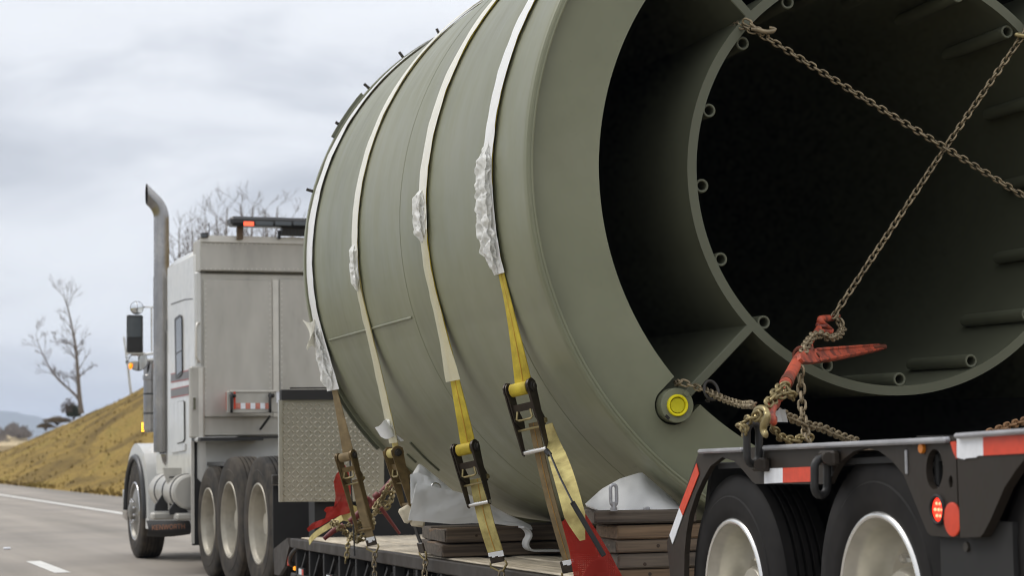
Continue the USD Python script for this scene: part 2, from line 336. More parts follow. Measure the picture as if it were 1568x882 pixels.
solid('road_edge_line', sheet(-0.09, 0.11, -60, 900, 0.004, 2, 240), m_paint, kind='structure')
solid('road_edge_line', sheet(-8.45, -8.25, -60, 900, 0.004, 2, 240), m_paint, kind='structure')
for s0 in np.arange(23.3 - 12.2 * 4, 260, 12.2):
    solid('road_lane_dash', sheet(-4.41, -4.23, s0, s0 + 2.7, 0.004), m_paint, kind='structure')
solid('road_reflector', box(road_pt(29.5, -4.26, 0.016), (0.1, 0.1, 0.028), A([RR, RF, [0, 0, 1]]), 0.01), m_white_tape, kind='structure')

def hill():
    S = np.r_[np.linspace(-40, 40, 17)[:-1], np.linspace(40, 200, 100), np.linspace(205, 420, 20)]
    O = np.r_[np.linspace(0, 14, 34), np.linspace(15, 90, 16)]
    ys, hs = [-40, 34, 67, 101, 118, 120, 139, 149, 158, 166, 177, 196, 420], [6.8, 7.6, 7.8, 7.2, 6.55, 6.3, 5.1, 4.4, 3.6, 2.7, 1.6, 0.6, 0.25]
    P = A([[road_pt(s, 2.8 + o) for o in O] for s in S]); gz0 = P[..., 2].copy()
    y = P[..., 1]; hc = np.interp(y, ys, hs); t = np.clip(O / 13.5, 0, 1)[None]; prof = t * t * (3 - 2 * t) * 0.55 + t * 0.45
    prof = prof - np.clip(O - 15, 0, None)[None] * 0.004
    nz = meshkit.fbm(P * [0.35, 0.22, 1] + 7, 4) - 0.5
    P[..., 2] = gz0 + hc * prof - 0.04 + nz * 0.42 * np.clip(O / 3, 0, 1)[None] + (meshkit.fbm(P * 1.3 + 3, 3) - 0.5) * 0.14 * np.clip(O / 1.5, 0.1, 1)[None]
    v = P.reshape(-1, 3); n = len(O); f = []
    for i in range(len(S) - 1):
        for j in range(n - 1):
            a = i * n + j; f += [(a, a + 1, a + n + 1), (a, a + n + 1, a + n)]
    return v, A(f)
HV = hill()
solid('grass_hill', HV, m_grass, smooth=True, kind='structure')
_hv = HV[0]
def hill_z(x, y):
    k = np.argsort((_hv[:, 0] - x) ** 2 + (_hv[:, 1] - y) ** 2)[:4]; return float(_hv[k, 2].mean())
def tufts(n, seed):
    rng = np.random.default_rng(seed); O = np.r_[rng.uniform(0.0, 16, n * 3 // 4), np.abs(rng.normal(0, 0.35, n // 4)) + 0.02]; S_ = rng.uniform(48, 205, len(O)); P = A([road_pt(a, 2.8 + b) for a, b in zip(S_, O)])
    from scipy.spatial import cKDTree
    d_, k_ = cKDTree(_hv[:, :2]).query(P[:, :2], k=4); w_ = 1 / (d_ + 1e-3); P[:, 2] = (_hv[k_, 2] * w_).sum(1) / w_.sum(1)
    dens = meshkit.fbm(P * [0.5, 0.25, 0] + 11, 3); keep = dens > rng.uniform(0.25, 0.6, len(P)); P = P[keep]; vs, fs = [], []
    for c_ in range(4):
        a = rng.uniform(0, 2 * np.pi, len(P)); h = rng.uniform(0.03, 0.10, len(P)); e = np.c_[np.cos(a), np.sin(a), a * 0]; w = np.c_[-np.sin(a), np.cos(a), a * 0] * rng.uniform(0.02, 0.06, (len(P), 1))
        t = P + e * (h * 0.6)[:, None] + np.c_[a * 0, a * 0, h]; b0 = P - A([0, 0, 0.05]); o = len(vs) and sum(len(v) for v in vs); k = np.arange(len(P))[:, None] * 3
        vs.append(np.stack([b0 - w, b0 + w, t], 1).reshape(-1, 3)); fs.append(k + [[0, 1, 2]] + (o or 0))
    return np.vstack(vs), np.vstack(fs)
solid('grass_tufts', tufts(7000, 4), m_grass, 'dry brown grass tufts on the roadside bank', 'grass', kind='stuff')
m_mount = M('far_woods', srgb(92, 96, 90), 0.95, var=0.12, scale=0.01)
def mountain():
    Y0 = 5300.0; us = [-3000, -1600, -400, -200, -60, 0, 20, 34, 37, 50, 62, 75, 90, 120, 200, 400, 900, 1600]; vs = [705, 676, 650, 636, 626, 630, 631, 632, 636, 636, 639, 645, 652, 660, 664, 668, 672, 676]
    u = np.linspace(-3000, 1600, 460); v = np.interp(u, us, vs) + (meshkit.fbm(np.c_[u * 0.09, u * 0, u * 0], 3) - 0.5) * 2.2
    top = A([at_y(a, b, Y0) for a, b in zip(u, v)]); rows = []
    for k in range(9):
        q = top.copy(); q[:, 1] += (k - 4) * 170; q[:, 2] = -2 + (top[:, 2] + 2) * (1 - abs(k - 4) / 4.0) ** 0.8; rows.append(q)
    g = A(rows); n = len(u); f = []
    for i in range(8):
        for j in range(n - 1):
            a = i * n + j; f += [(a, a + 1, a + n + 1), (a, a + n + 1, a + n)]
    return g.reshape(-1, 3), A(f)
solid('far_mountain', mountain(), m_mount, smooth=True, kind='structure')

# ------------------------------------------------------------------ the big steel cylinder
TILT = 0.01495
CN = A([0, math.cos(TILT), math.sin(TILT)]); CC = A([4.171, 8.2, 1.236 + CAM_H])
CX = A([1.0, 0, 0]); CZ = np.cross(CX, CN)                      # right and up in its rear face
R_BODY, R_HOLE, R_TUBE, LEN = 1.780, 1.421, 1.019, 5.241
def rb(y): return R_BODY + 0.055 * max(0.0, min(1.0, y / LEN))
def cyl(a, r, y): return CC + CX * r * math.cos(a) + CZ * r * math.sin(a) + CN * y
def face_ang(u, v):
    q = on(u, v, CC, CN) - CC; return math.atan2(q @ CZ, q @ CX), math.hypot(q @ CZ, q @ CX)
cy = thing('steel_cylinder', 'huge olive green steel cylinder with open rear end, lying lengthwise on the trailer', 'steel cylinder', CC - CZ * R_BODY)
NB = 192
part(cy, 'shell', lathe([(0.0, 1.752), (0.0, 1.764), (0.006, 1.772), (0.03, R_BODY), (0.8, rb(.8)), (1.6, rb(1.6)), (2.4, rb(2.4)), (3.2, rb(3.2)), (4.0, rb(4)), (4.8, rb(4.8)), (LEN - .03, rb(LEN)), (LEN - .03, 1.72)], CC, CN, NB), m_olive, smooth=28)
part(cy, 'shell_inside_shaded', lathe([(LEN - .03, 1.71), (LEN - .03, 1.70), (4.0, 1.70), (2.0, 1.70), (0.06, 1.70), (0.06, 1.735)], CC, CN, NB), m_inside_shade, smooth=28)  # inner wall of the shell, its shade carried by the dark colour
tr_a, tr_r = face_ang(1037, 621)
TR = A([tr_r * math.cos(tr_a), tr_r * math.sin(tr_a)])
slot = sg.LineString([TR, TR * 0.5]).buffer(0.0875, quad_segs=24)
ring = sg.Point(0, 0).buffer(1.744, quad_segs=64).difference(sg.Point(0, 0).buffer(R_HOLE, quad_segs=64))
part(cy, 'end_plate', extrude(ring.difference(slot), CC + CN * 0.052, CX, CZ, -0.05), m_olive, smooth=28)
part(cy, 'plate_bead', lathe([(0.002 + 0.007 * math.sin(t), 1.748 + 0.007 * math.cos(t)) for t in np.linspace(0, 2 * np.pi, 9)[:-1]], CC, CN, NB, closed=True), m_olive, smooth=True)
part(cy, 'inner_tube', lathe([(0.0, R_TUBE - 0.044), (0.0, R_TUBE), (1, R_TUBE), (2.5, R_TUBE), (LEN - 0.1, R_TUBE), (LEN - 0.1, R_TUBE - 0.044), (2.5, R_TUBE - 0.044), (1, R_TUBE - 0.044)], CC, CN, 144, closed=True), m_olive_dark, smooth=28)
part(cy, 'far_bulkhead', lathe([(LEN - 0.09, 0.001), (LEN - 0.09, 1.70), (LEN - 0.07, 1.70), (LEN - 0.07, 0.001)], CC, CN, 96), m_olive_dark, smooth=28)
part(cy, 'front_flange', lathe([(LEN - 0.02, 1.80), (LEN - 0.02, 1.858), (LEN - 0.016, 1.863), (LEN + 0.036, 1.863), (LEN + 0.04, 1.858), (LEN + 0.04, 1.6)], CC, CN, NB), m_olive, smooth=28)
for q in (0, 1, 2, 3):                                           # four webs between tube and shell
    a = tr_a + q * math.pi / 2
    d = CX * math.cos(a) + CZ * math.sin(a); s = np.cross(CN, d)
    r1 = tr_r - 0.074 if q == 0 else 1.415
    L = 1.6
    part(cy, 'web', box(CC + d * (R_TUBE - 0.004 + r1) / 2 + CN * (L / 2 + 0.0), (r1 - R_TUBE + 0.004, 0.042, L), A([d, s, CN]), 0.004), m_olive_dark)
hub = CC + CX * TR[0] + CZ * TR[1]
hb = part(cy, 'trunnion', lathe([(-0.001, 0.05), (-0.001, 0.075), (0.002, 0.078), (0.9, 0.078)], hub, CN, 40), m_olive, smooth=30)
yc = part(cy, 'plug_cap', lathe([(0.010, 0.0008), (0.010, 0.034), (-0.010, 0.038), (-0.013, 0.041), (-0.013, 0.046), (-0.009, 0.049), (0.004, 0.05)], hub, CN, 36), m_yellow, smooth=30, label='bright yellow round plug cap')
part(yc, 'cap_disc', lathe([(-0.0035, 0.0008), (-0.0045, 0.033), (0.004, 0.0335)], hub, CN, 32), m_yellow_dk, smooth=30)
part(hb, 'notch', box(hub + (CX * -0.68 + CZ * -0.73) * 0.071 + CN * -0.002, (0.022, 0.012, 0.006), A([unit(CX * .73 - CZ * .68), unit(CX * .68 + CZ * .73), CN])), m_hole)
part(hb, 'key_block', box(hub + (CX * 0.62 + CZ * 0.78) * 0.068 + CN * -0.003, (0.024, 0.02, 0.008), A([unit(CX * .78 - CZ * .62), unit(CX * .62 + CZ * .78), CN])), m_olive)
pa = sorted(face_ang(u, v)[0] for u, v in ((1133, 58), (1076, 163), (1064, 284), (1093, 403), (1163, 504), (1267, 567), (1381, 585), (1492, 556), (1543, 50)))
PANG = [face_ang(u, v)[0] for u, v in ((1133, 58), (1076, 163), (1064, 284), (1093, 403), (1163, 504), (1267, 567), (1381, 586), (1492, 556), (1543, 50))]
for k in range(1, 5): PANG.append(face_ang(1492, 556)[0] + k * (2 * math.pi + face_ang(1543, 50)[0] - face_ang(1492, 556)[0]) % (2 * math.pi) / 5 if False else face_ang(1492, 556)[0] + k * ((face_ang(1543, 50)[0] - face_ang(1492, 556)[0]) % (2 * math.pi)) / 5)
for k in range(1, 5): PANG.append(face_ang(1543, 50)[0] + k * ((face_ang(1133, 58)[0] - face_ang(1543, 50)[0]) % (2 * math.pi)) / 5)
for a in PANG:
    c = CC + (CX * math.cos(a) + CZ * math.sin(a)) * (R_TUBE - 0.044 - 0.031)
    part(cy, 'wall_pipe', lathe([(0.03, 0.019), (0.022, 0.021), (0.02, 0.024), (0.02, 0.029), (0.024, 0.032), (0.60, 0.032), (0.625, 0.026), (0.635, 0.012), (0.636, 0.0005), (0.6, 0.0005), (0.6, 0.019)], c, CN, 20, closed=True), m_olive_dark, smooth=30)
# welds on the outside
def cyl_px(u, v, r=None):
    """the nearer point where the ray of a pixel meets the cylinder of radius r: (angle, along)"""
    if r is None:
        r = R_BODY + 0.027
        for _ in range(5): r = rb(cyl_px(u, v, r)[1])
    d = ray(u, v); o = CO - CC; dp = d - CN * (d @ CN); op = o - CN * (o @ CN)
    a, b, c = dp @ dp, 2 * dp @ op, op @ op - r * r; k = b * b - 4 * a * c
    t = (-b - math.sqrt(max(k, 0))) / (2 * a); p = o + d * t
    return math.atan2(p @ CZ, p @ CX) % (2 * math.pi), p @ CN
a_s, y_s = cyl_px(633, 486); _, y_m = cyl_px(612, 330)
seam = lambda y, w=0.004: lathe([(y - w, rb(y) - 0.002), (y - w * 0.5, rb(y) + 0.0018), (y + w * 0.5, rb(y) + 0.0018), (y + w, rb(y) - 0.002)], CC, CN, NB)
part(cy, 'hoop_weld', seam(y_m, 0.006), m_olive, smooth=40); part(cy, 'hoop_weld', seam(0.62, 0.006), m_olive, smooth=40)
a0, a1 = cyl_px(505, 521), cyl_px(631, 486)
part(cy, 'long_weld', tube([cyl(a0[0] + (a1[0] - a0[0]) * t, rb(a0[1] + (a1[1] - a0[1]) * t) + 0.0005, a0[1] + (a1[1] - a0[1]) * t) for t in np.linspace(0, 1, 24)], 0.008, 8), m_olive, smooth=True)
for (p, q, w) in (((629, 677), (673, 720), 0.016), ((624, 695), (638, 708), 0.014)):
    a0, a1 = cyl_px(*p), cyl_px(*q)
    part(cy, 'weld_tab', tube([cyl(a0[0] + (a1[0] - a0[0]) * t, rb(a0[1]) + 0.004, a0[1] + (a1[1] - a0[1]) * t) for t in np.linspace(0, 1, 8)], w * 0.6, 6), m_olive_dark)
for (u, v) in ((520, 190), (563, 132), (615, 83), (669, 43), (478, 292)):
    q = on(u, v, CC + CN * LEN, CN) - CC; a = math.atan2(q @ CZ, q @ CX)
    part(cy, 'flange_stud', tube([cyl(a, 1.85, LEN + 0.01), cyl(a, 1.91, LEN + 0.01)], 0.011, 8), m_steel_dark, smooth=40)
for (u, v, w) in ((532, 176, 0.2), (541, 640, 0.3)):
    q = on(u, v, CC + CN * LEN, CN) - CC; a = math.atan2(q @ CZ, q @ CX)
    part(cy, 'flange_lug', lathe([(LEN - 0.01, 1.86), (LEN - 0.01, 1.885), (LEN + 0.03, 1.885), (LEN + 0.03, 1.86)], CC, CN, 8, a0=math.pi / 2 - a - w / 2, a1=math.pi / 2 - a + w / 2), m_olive_dark)


# ------------------------------------------------------------------ the low trailer
XS, XR = 2.80, 5.54                                              # its left and right sides
def deck_z(y): return 0.397 + (17.17 - y) * (0.513 - 0.397) / (17.17 - 9.94)
def rear_z(y): return 1.127 + (7.22 - y) * (1.173 - 1.127) / (7.22 - 4.78)
LFT = A([-1.0, 0, 0])
tl = thing('lowboy_trailer', 'long dark low-bed trailer with wooden deck, raised rear axle section and red and white tape', 'trailer', (4.17, 10.0, 0.0))
YF, YB = 17.12, 7.3
for k in range(13):                                              # deck planks
    x0 = XS + 0.075 + k * 0.2
    rng = random.Random(k); dz = rng.uniform(-.004, .004)
    part(tl, 'deck_plank', bar((x0 + 0.1, YB, deck_z(YB) - 0.025 + dz), (x0 + 0.1, YF - 0.1, deck_z(YF - 0.1) - 0.025 + dz), 0.191, 0.05, bevel=0.006), m_plank[rng.randrange(3)])
for x in (XS + 0.035, XR - 0.035):
    part(tl, 'side_rail', bar((x, YB, deck_z(YB) - 0.045), (x, YF, deck_z(YF) - 0.045), 0.07, 0.082, bevel=0.008), m_trailer)
part(tl, 'bottom_rail', bar((XS + 0.06, YB, deck_z(YB) - 0.36), (XS + 0.06, YF + 0.05, deck_z(YF) - 0.33), 0.10, 0.05, bevel=0.008), m_trailer)
part(tl, 'main_beam', bar((XS + 0.35, YB - 0.2, deck_z(YB) - 0.2), (XS + 0.35, YF, deck_z(YF) - 0.2), 0.10, 0.28), m_trailer_black)
part(tl, 'main_beam', bar((XR - 0.35, YB - 0.2, deck_z(YB) - 0.2), (XR - 0.35, YF, deck_z(YF) - 0.2), 0.10, 0.28), m_trailer_black)
for k, y in enumerate(np.arange(YF - 0.25, YB + 0.2, -0.66)):
    z1, z0 = deck_z(y) - 0.088, deck_z(y) - 0.335
    part(tl, 'side_rib', box((XS + 0.045, y, (z0 + z1) / 2), (0.07, 0.055, z1 - z0), bevel=0.005), m_trailer_black)
    part(tl, 'rib_brace', bar((XS + 0.05, y - 0.04, z0 + 0.03), (XS + 0.05, y - 0.33, z1 - 0.02), 0.03, 0.03), m_trailer_black)
    part(tl, 'cross_member', box(((XS + XR) / 2, y, deck_z(y) - 0.13), (XR - XS - 0.3, 0.08, 0.12)), m_trailer_black)
    if k % 2 == 0 or k > 2:
        part(tl, 'white_tape', box((XS + 0.0245, y - 0.12, z0 + 0.045), (0.003, 0.15, 0.07)), m_white_tape)
        part(tl, 'red_tape', box((XS + 0.0245, y - 0.235, z0 + 0.045), (0.003, 0.075, 0.07)), m_red_tape)
        part(tl, 'tape_plate', box((XS + 0.035, y - 0.17, z0 + 0.045), (0.018, 0.24, 0.09)), m_trailer_black)
    if k in (0, 4, 9):
        part(tl, 'side_lamp', box((XS + 0.022, y + 0.12, z0 + 0.07), (0.03, 0.07, 0.035), bevel=0.008), m_amber)
    zg = [(XS + 0.12, y - 0.12 - 0.1 * t, (z1 - 0.05 if j % 2 else z0 + 0.09)) for j, t in enumerate(np.linspace(0, 3, 7))]
    part(tl, 'hold_down_rod', tube(zg, 0.008, 6), m_steel_dark, smooth=True)
pf = [at_x(*p, XS + 0.02) for p in ((445, 824), (424, 841), (425, 880), (432, 882), (441, 868), (448, 838))]
part(tl, 'nose_plate', slab(pf, LFT, 0.03), m_trailer)
part(tl, 'deck_nose', box(((XS + XR) / 2, YF + 0.03, deck_z(YF) - 0.16), (XR - XS - 0.1, 0.06, 0.24)), m_trailer)
part(tl, 'red_reflector', box((XS + 0.01, YF + 0.14, deck_z(YF) - 0.2), (0.02, 0.05, 0.1)), m_red_tape)
part(tl, 'air_hose', tube(spline([(XS + 0.03, YF - .3, .33), (XS - 0.02, YF - 0.1, .22), (XS + 0.02, YF + 0.05, .16), (XS + 0.2, YF + .3, .2)], 16), 0.018, 8), m_steel_dark, smooth=True)

# raised rear: side plate with wheel arches, a lip along its top edge
P1 = [(1071, 690), (1462, 668), (1464, 705), (1468, 824), (1426, 821), (1420, 816), (1416, 807), (1397, 760), (1384, 728), (1365, 705), (1346, 691), (1327, 686), (1308, 691), (1289, 705), (1276, 725), (1268, 742), (1157, 741.5),
      (1152, 738), (1139, 722), (1124, 706.5), (1106, 700.5), (1088, 714), (1077, 733), (1066, 757), (1056, 788), (1051, 816), (1048, 850), (1047, 935), (1026, 935), (1026, 882), (1021, 831)]
plate = [at_x(u, v, XS) for u, v in P1]
q = sg.Polygon([(p[1], p[2]) for p in plate]).buffer(0)
def in_plate(poly, x, depth): return extrude(poly, (x, 0, 0), (0, 1, 0), (0, 0, 1), depth)   # y, z -> extruded along +x
def ell(u, v, ru, rv, x=XS, n=28):
    return sg.Polygon([tuple(at_x(u + ru * math.cos(t), v + rv * math.sin(t), x)[1:]) for t in np.linspace(0, 2 * np.pi, n, endpoint=False)])
q = q.difference(ell(1431, 719, 13, 31)).difference(ell(1456, 738, 3.2, 9.5)).difference(ell(1437, 781, 9, 16))
sp = part(tl, 'side_plate', in_plate(q, XS, 0.022), m_trailer)
P2 = [(1464.5, 664), (1640, 652), (1640, 690), (1600, 684), (1580, 692), (1567, 706), (1557, 718), (1538, 747), (1516, 798), (1506, 817), (1501, 823), (1470, 824)]
plate2 = [at_x(u, v, XS - 0.012) for u, v in P2]
part(tl, 'rear_side_plate', in_plate(sg.Polygon([(p[1], p[2]) for p in plate2]).buffer(0), XS - 0.012, 0.03), m_trailer)
a, b, c, d = [at_x(u, v, XS - 0.006) for u, v in ((1073, 688.5), (1139, 685.5), (1172, 683), (1452, 669.5))]
for s_, e_ in ((a, b), (c, d)):
    part(tl, 'edge_lip', bar(s_ - A([0, 0, 0.008]), e_ - A([0, 0, 0.008]), 0.03, 0.018, bevel=0.006), m_lip)
a, b = at_x(1466, 668, XS - 0.02), at_x(1640, 656, XS - 0.02)
part(tl, 'edge_lip', bar(a, b, 0.03, 0.016, bevel=0.006), m_lip)
part(tl, 'rear_deck', bar((4.25, 7.2, rear_z(7.2) - 0.012), (4.25, 2.4, rear_z(2.4) - 0.012), XR - XS - 0.2, 0.02), m_rust)
part(tl, 'deck_edge_strip', bar((XS + 0.055, 7.2, rear_z(7.2) - 0.008), (XS + 0.055, 2.4, rear_z(2.4) - 0.008), 0.07, 0.014), m_rust)
part(tl, 'rear_riser', bar((4.17, 7.22, rear_z(7.2) - 0.05), (4.17, 7.5, 0.35), XR - XS - 0.1, 0.03, up=(0, 1, 0)), m_trailer_black)
for x in (3.62, 4.72):
    part(tl, 'rear_frame_beam', bar((x, 7.3, 0.80), (x, 2.4, 0.86), 0.12, 0.44), m_trailer_black)
part(tl, 'arch_liner', bar((XS + 0.33, 7.1, rear_z(7.1) - 0.06), (XS + 0.33, 2.4, rear_z(2.4) - 0.06), 0.6, 0.02), m_trailer_black)
def px_quad(pts, x, th, mat, name, parent=tl):
    return part(parent, name, in_plate(sg.Polygon([tuple(at_x(u, v, x)[1:]) for u, v in pts]), x, th), mat)
px_quad([(1170, 718), (1198.5, 717), (1198.5, 739.5), (1170, 741)], XS - 0.004, 0.003, m_white_tape, 'white_tape')
px_quad([(1198.5, 717), (1244, 715), (1244, 738), (1198.5, 739.5)], XS - 0.004, 0.003, m_red_tape, 'red_tape')
px_quad([(1066, 710), (1070, 726), (1045, 790), (1040, 778)], XS - 0.004, 0.003, m_red_tape, 'red_tape')
px_quad([(1040, 778), (1045, 790), (1029.5, 834), (1025, 820)], XS - 0.004, 0.003, m_white_tape, 'white_tape')
px_quad([(1465, 672), (1505, 669.5), (1505.5, 698), (1497, 698.5), (1494, 701), (1480, 702), (1476, 704), (1465, 701)], XS - 0.016, 0.003, m_white_tape, 'white_tape')
px_quad([(1505, 669.5), (1640, 662), (1640, 691), (1505.5, 698)], XS - 0.016, 0.003, m_red_tape, 'red_tape')
px_quad([(1455, 677), (1464, 676), (1464.5, 703), (1459, 692)], XS - 0.004, 0.003, m_red_tape, 'red_tape')
def disc(u, v, r, x, th, mat, name, parent=tl, n=24):
    p = at_x(u, v, x); return part(parent, name, lathe([(0, 0.0005), (0, r * 0.9), (-th * 0.3, r), (-th, r), (-th, 0.0005)], p, (-1, 0, 0), n), mat, smooth=30)
disc(1457, 796, 0.05, XS - 0.006, 0.006, m_red_tape, 'round_reflector')
lg = part(tl, 'lamp_grommet', lathe([(0.004, 0.036), (0.010, 0.040), (0.006, 0.047), (-0.01, 0.047)], at_x(1437, 781, XS), (-1, 0, 0), 28), m_trailer_black, smooth=True)
lp = part(tl, 'tail_lamp', lathe([(0.0, 0.0005), (0.004, 0.03), (0.0, 0.037), (-0.02, 0.037)], at_x(1437, 781, XS), (-1, 0, 0), 24), m_redlamp, smooth=True, label='lit red round side lamp')
o = at_x(1437, 781, XS - 0.004)
for k in range(7):
    r, t = (0, 0) if k == 0 else (0.021, k * math.pi / 3)
    part(lp, 'led', lathe([(0.003, 0.0005), (0.002, 0.004), (-0.003, 0.005)], o + A([0, r * math.cos(t), r * math.sin(t)]), (-1, 0, 0), 8), m_redled)
disc(1409, 687, 0.016, XS - 0.010, 0.012, m_amber_off, 'marker_lamp')
part(tl, 'latch_box', box(at_x(1434, 722, XS + 0.06), (0.02, 0.07, 0.13)), m_lip)
part(tl, 'latch_lever', cat(box(at_x(1437, 720, XS + 0.035), (0.02, 0.022, 0.1), bevel=0.005), lathe([(0, .0005), (0, .018), (-.03, .018)], at_x(1433, 722, XS + .03), (-1, 0, 0), 14)), m_trailer_black)
part(tl, 'opening_shade_plate', box(at_x(1433, 722, XS + 0.1), (0.02, 0.2, 0.22)), m_hole)  # black plate added behind the latch opening, stands in for the shade there
part(tl, 'weld_patch', box(at_x(1388, 708, XS - 0.002), (0.008, 0.012, 0.075), bevel=0.003), m_lip)
part(tl, 'mudflap', box(at_x(1486, 870, XS + 0.03) + A([0, -0.05, 0]), (0.02, 0.42, 0.28)), m_trailer_black)
disc(1478, 838, 0.015, XS + 0.012, 0.014, m_steel_dark, 'bolt')

def wheel(parent, c, ax, R, W, rr, mats, dual=True, hub='dish', nuts=10):
    '''c: centre of the outer sidewall plane; ax: outward axis'''
    ax = unit(ax); out = []
    def tyre(c):
        pr = [(-0.05, rr - 0.004), (-0.022, rr), (-0.008, rr + 0.018), (-0.001, rr + 0.05), (0.0, (R + rr) / 2), (-0.004, (R + rr) / 2 + 0.006), (-0.004, (R + rr) / 2 + 0.018), (-0.010, R - 0.045), (-0.022, R - 0.016), (-0.036, R - 0.004)]
        ng = 4; x0, x1 = -0.048, -(W - 0.048)
        xs = np.linspace(x0, x1, ng + 2)
        for x in xs[1:-1]:
            pr += [(x + 0.007, R), (x + 0.005, R - 0.013), (x - 0.005, R - 0.013), (x - 0.007, R)]
        pr += [(-(W - 0.036), R - 0.004), (-(W - 0.022), R - 0.016), (-W, (R + rr) / 2), (-(W - 0.022), rr), (-(W - 0.05), rr - 0.004)]
        return lathe(pr, c, ax, 72, closed=True)
    t = part(parent, 'tyre', tyre(c), mats[0], smooth=32)
    if hub == 'dish':
        pr = [(-0.025, rr + 0.004), (-0.012, rr + 0.006), (-0.006, rr), (-0.008, rr - 0.010), (-0.02, rr - 0.016), (-0.04, rr - 0.022), (-0.055, rr - 0.034), (-0.13, rr - 0.040), (-0.165, rr - 0.055), (-0.178, rr - 0.085), (-0.178, 0.13), (-0.165, 0.115), (-0.10, 0.11), (-0.085, 0.10), (-0.085, 0.0005)]
        nz, nr = -0.17, 0.168
    else:
        pr = [(-0.025, rr + 0.004), (-0.012, rr + 0.006), (-0.006, rr), (-0.008, rr - 0.010), (-0.03, rr - 0.02), (-0.05, rr - 0.04), (-0.03, rr - 0.08), (0.0, 0.185), (0.004, 0.15), (0.004, 0.115), (0.05, 0.105), (0.065, 0.07), (0.068, 0.0005)]
        nz, nr = 0.004, 0.145
    rm = part(parent, 'rim', lathe(pr, c, ax, 64), mats[1], smooth=35)
    part(rm, 'rim_lip', lathe([(-0.007, rr - 0.011), (-0.003, rr - 0.004), (-0.006, rr + 0.006), (-0.014, rr + 0.010)], c, ax, 64), mats[2], smooth=True)
    d, s, u = frame(ax)
    for k in range(nuts):
        a = k * 2 * math.pi / nuts
        part(rm, 'wheel_nut', lathe([(0.0, 0.019), (0.022, 0.017), (0.034, 0.012), (0.034, 0.0005)], c + ax * nz + (s * math.sin(a) + u * math.cos(a)) * nr, ax, 8), mats[2])
    if dual:
        part(parent, 'inner_tyre', tyre(c - ax * (W + 0.04)), mats[0], smooth=32)
tm = (m_tyre, m_rim, m_rimlip)
W1 = []
for (u, v) in ((1120, 913), (1343, 925)):
    p = at_x(u, v, XS + 0.035); RW = p[2] - float(gz(p[1])); W1.append((p, RW))
    wh = part(tl, 'axle', tube([p + A([0.2, 0, 0]), p + A([2.3, 0, 0])], 0.06, 12), m_trailer_black)
    wheel(wh, p, (-1, 0, 0), RW, 0.25, 0.285, tm)
p = W1[1][0] * 2 - W1[0][0]; RW = p[2] - float(gz(p[1]))
wheel(part(tl, 'axle', tube([p + A([0.2, 0, 0]), p + A([2.3, 0, 0])], 0.06, 12), m_trailer_black), p, (-1, 0, 0), RW, 0.25, 0.285, tm)

# gooseneck with the tread-plate panel
YG = 17.25
part(tl, 'gooseneck', [box((4.2, YG + 0.2, 0.78), (2.3, 0.3, 0.95)), box((4.2, YG + 1.2, 1.16), (0.9, 2.2, 0.2))], m_trailer_black)
m_tread = M('aluminium_tread_plate', srgb(196, 191, 178), 0.27, metal=0.85, var=0.08, scale=2)
c0, c1, c2, c3 = [at_y(u, v, YG) for u, v in ((432, 769), (588, 768), (588, 612), (431, 613))]
tp = part(tl, 'tread_plate', slab([c0, c1, c2, c3], (0, 1, 0), 0.03), m_tread, label='aluminium diamond tread plate panel')
ex, ez = unit(c1 - c0), unit(c3 - c0); PT = 0.040; nx, nz = int(np.linalg.norm(c1 - c0) / PT), int(np.linalg.norm(c3 - c0) / PT)
bars = []
for i in range(nx):
    for j in range(nz):
        s = 1 if (i + j) % 2 == 0 else -1
        p = c0 + ex * PT * (0.5 + i) + ez * PT * (0.5 + j) - A([0, 0.001, 0])
        d = (ex + ez * s) / math.sqrt(2); w = (ex * -s + ez) / math.sqrt(2)
        q4 = [p - d * 0.020, p + w * 0.0075, p + d * 0.020, p - w * 0.0075, p - d * 0.010 - A([0, .008, 0]), p + d * 0.010 - A([0, .008, 0])]
        bars.append((A(q4), A([(0, 1, 4), (1, 5, 4), (1, 2, 5), (2, 3, 5), (3, 4, 5), (3, 0, 4)])))
part(tp, 'tread_bars', bars, m_tread, kind='stuff')
part(tl, 'panel_edge', bar(c0 + A([-0.012, 0.005, 0]), c3 + A([-0.012, 0.005, 0]), 0.03, 0.05, up=(0, 1, 0)), m_tread)
a, b, c, d = [at_y(u, v, YG - 0.02) for u, v in ((431, 613), (588, 612), (588, 596), (431, 597))]
part(tl, 'panel_top_strip', slab([a, b, c, d], (0, 1, 0), 0.12), m_trailer_black)
part(tl, 'panel_top_rod', tube([at_y(444, 594.5, YG), at_y(530, 594, YG)], 0.008, 6), m_steel_dark)


# ------------------------------------------------------------------ the tractor
m_white = M('white_truck_paint', srgb(196, 196, 192), 0.32, var=0.05, scale=3, rvar=0.06, coat=0.4)
m_alu = M('brushed_aluminium', srgb(174, 171, 163), 0.42, metal=0.35, var=0.15, scale=3.0, stretch=(1, 1, .3), rvar=0.12, lo=0.3, hi=0.7)
m_alu_edge = M('aluminium_edge', srgb(205, 202, 194), 0.35, metal=0.4, var=0.06)
m_stack = M('dull_chrome', srgb(150, 148, 146), 0.2, metal=0.95, var=0.25, scale=2.5, stretch=(1, 1, .6), rvar=0.1)
m_black = M('black_rubber', srgb(30, 29, 28), 0.55, var=0.2, scale=12)
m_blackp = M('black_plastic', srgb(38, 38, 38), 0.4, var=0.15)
m_glass_dk = M('dark_window', srgb(70, 74, 76), 0.12, var=0.05)
m_stripe = M('grey_stripe', srgb(92, 88, 86), 0.35, var=0.05)
m_stripe_red = M('red_stripe', srgb(150, 52, 44), 0.4, var=0.05)
m_mirror = M('mirror_glass', srgb(220, 224, 228), 0.05, metal=1.0, var=0.02)
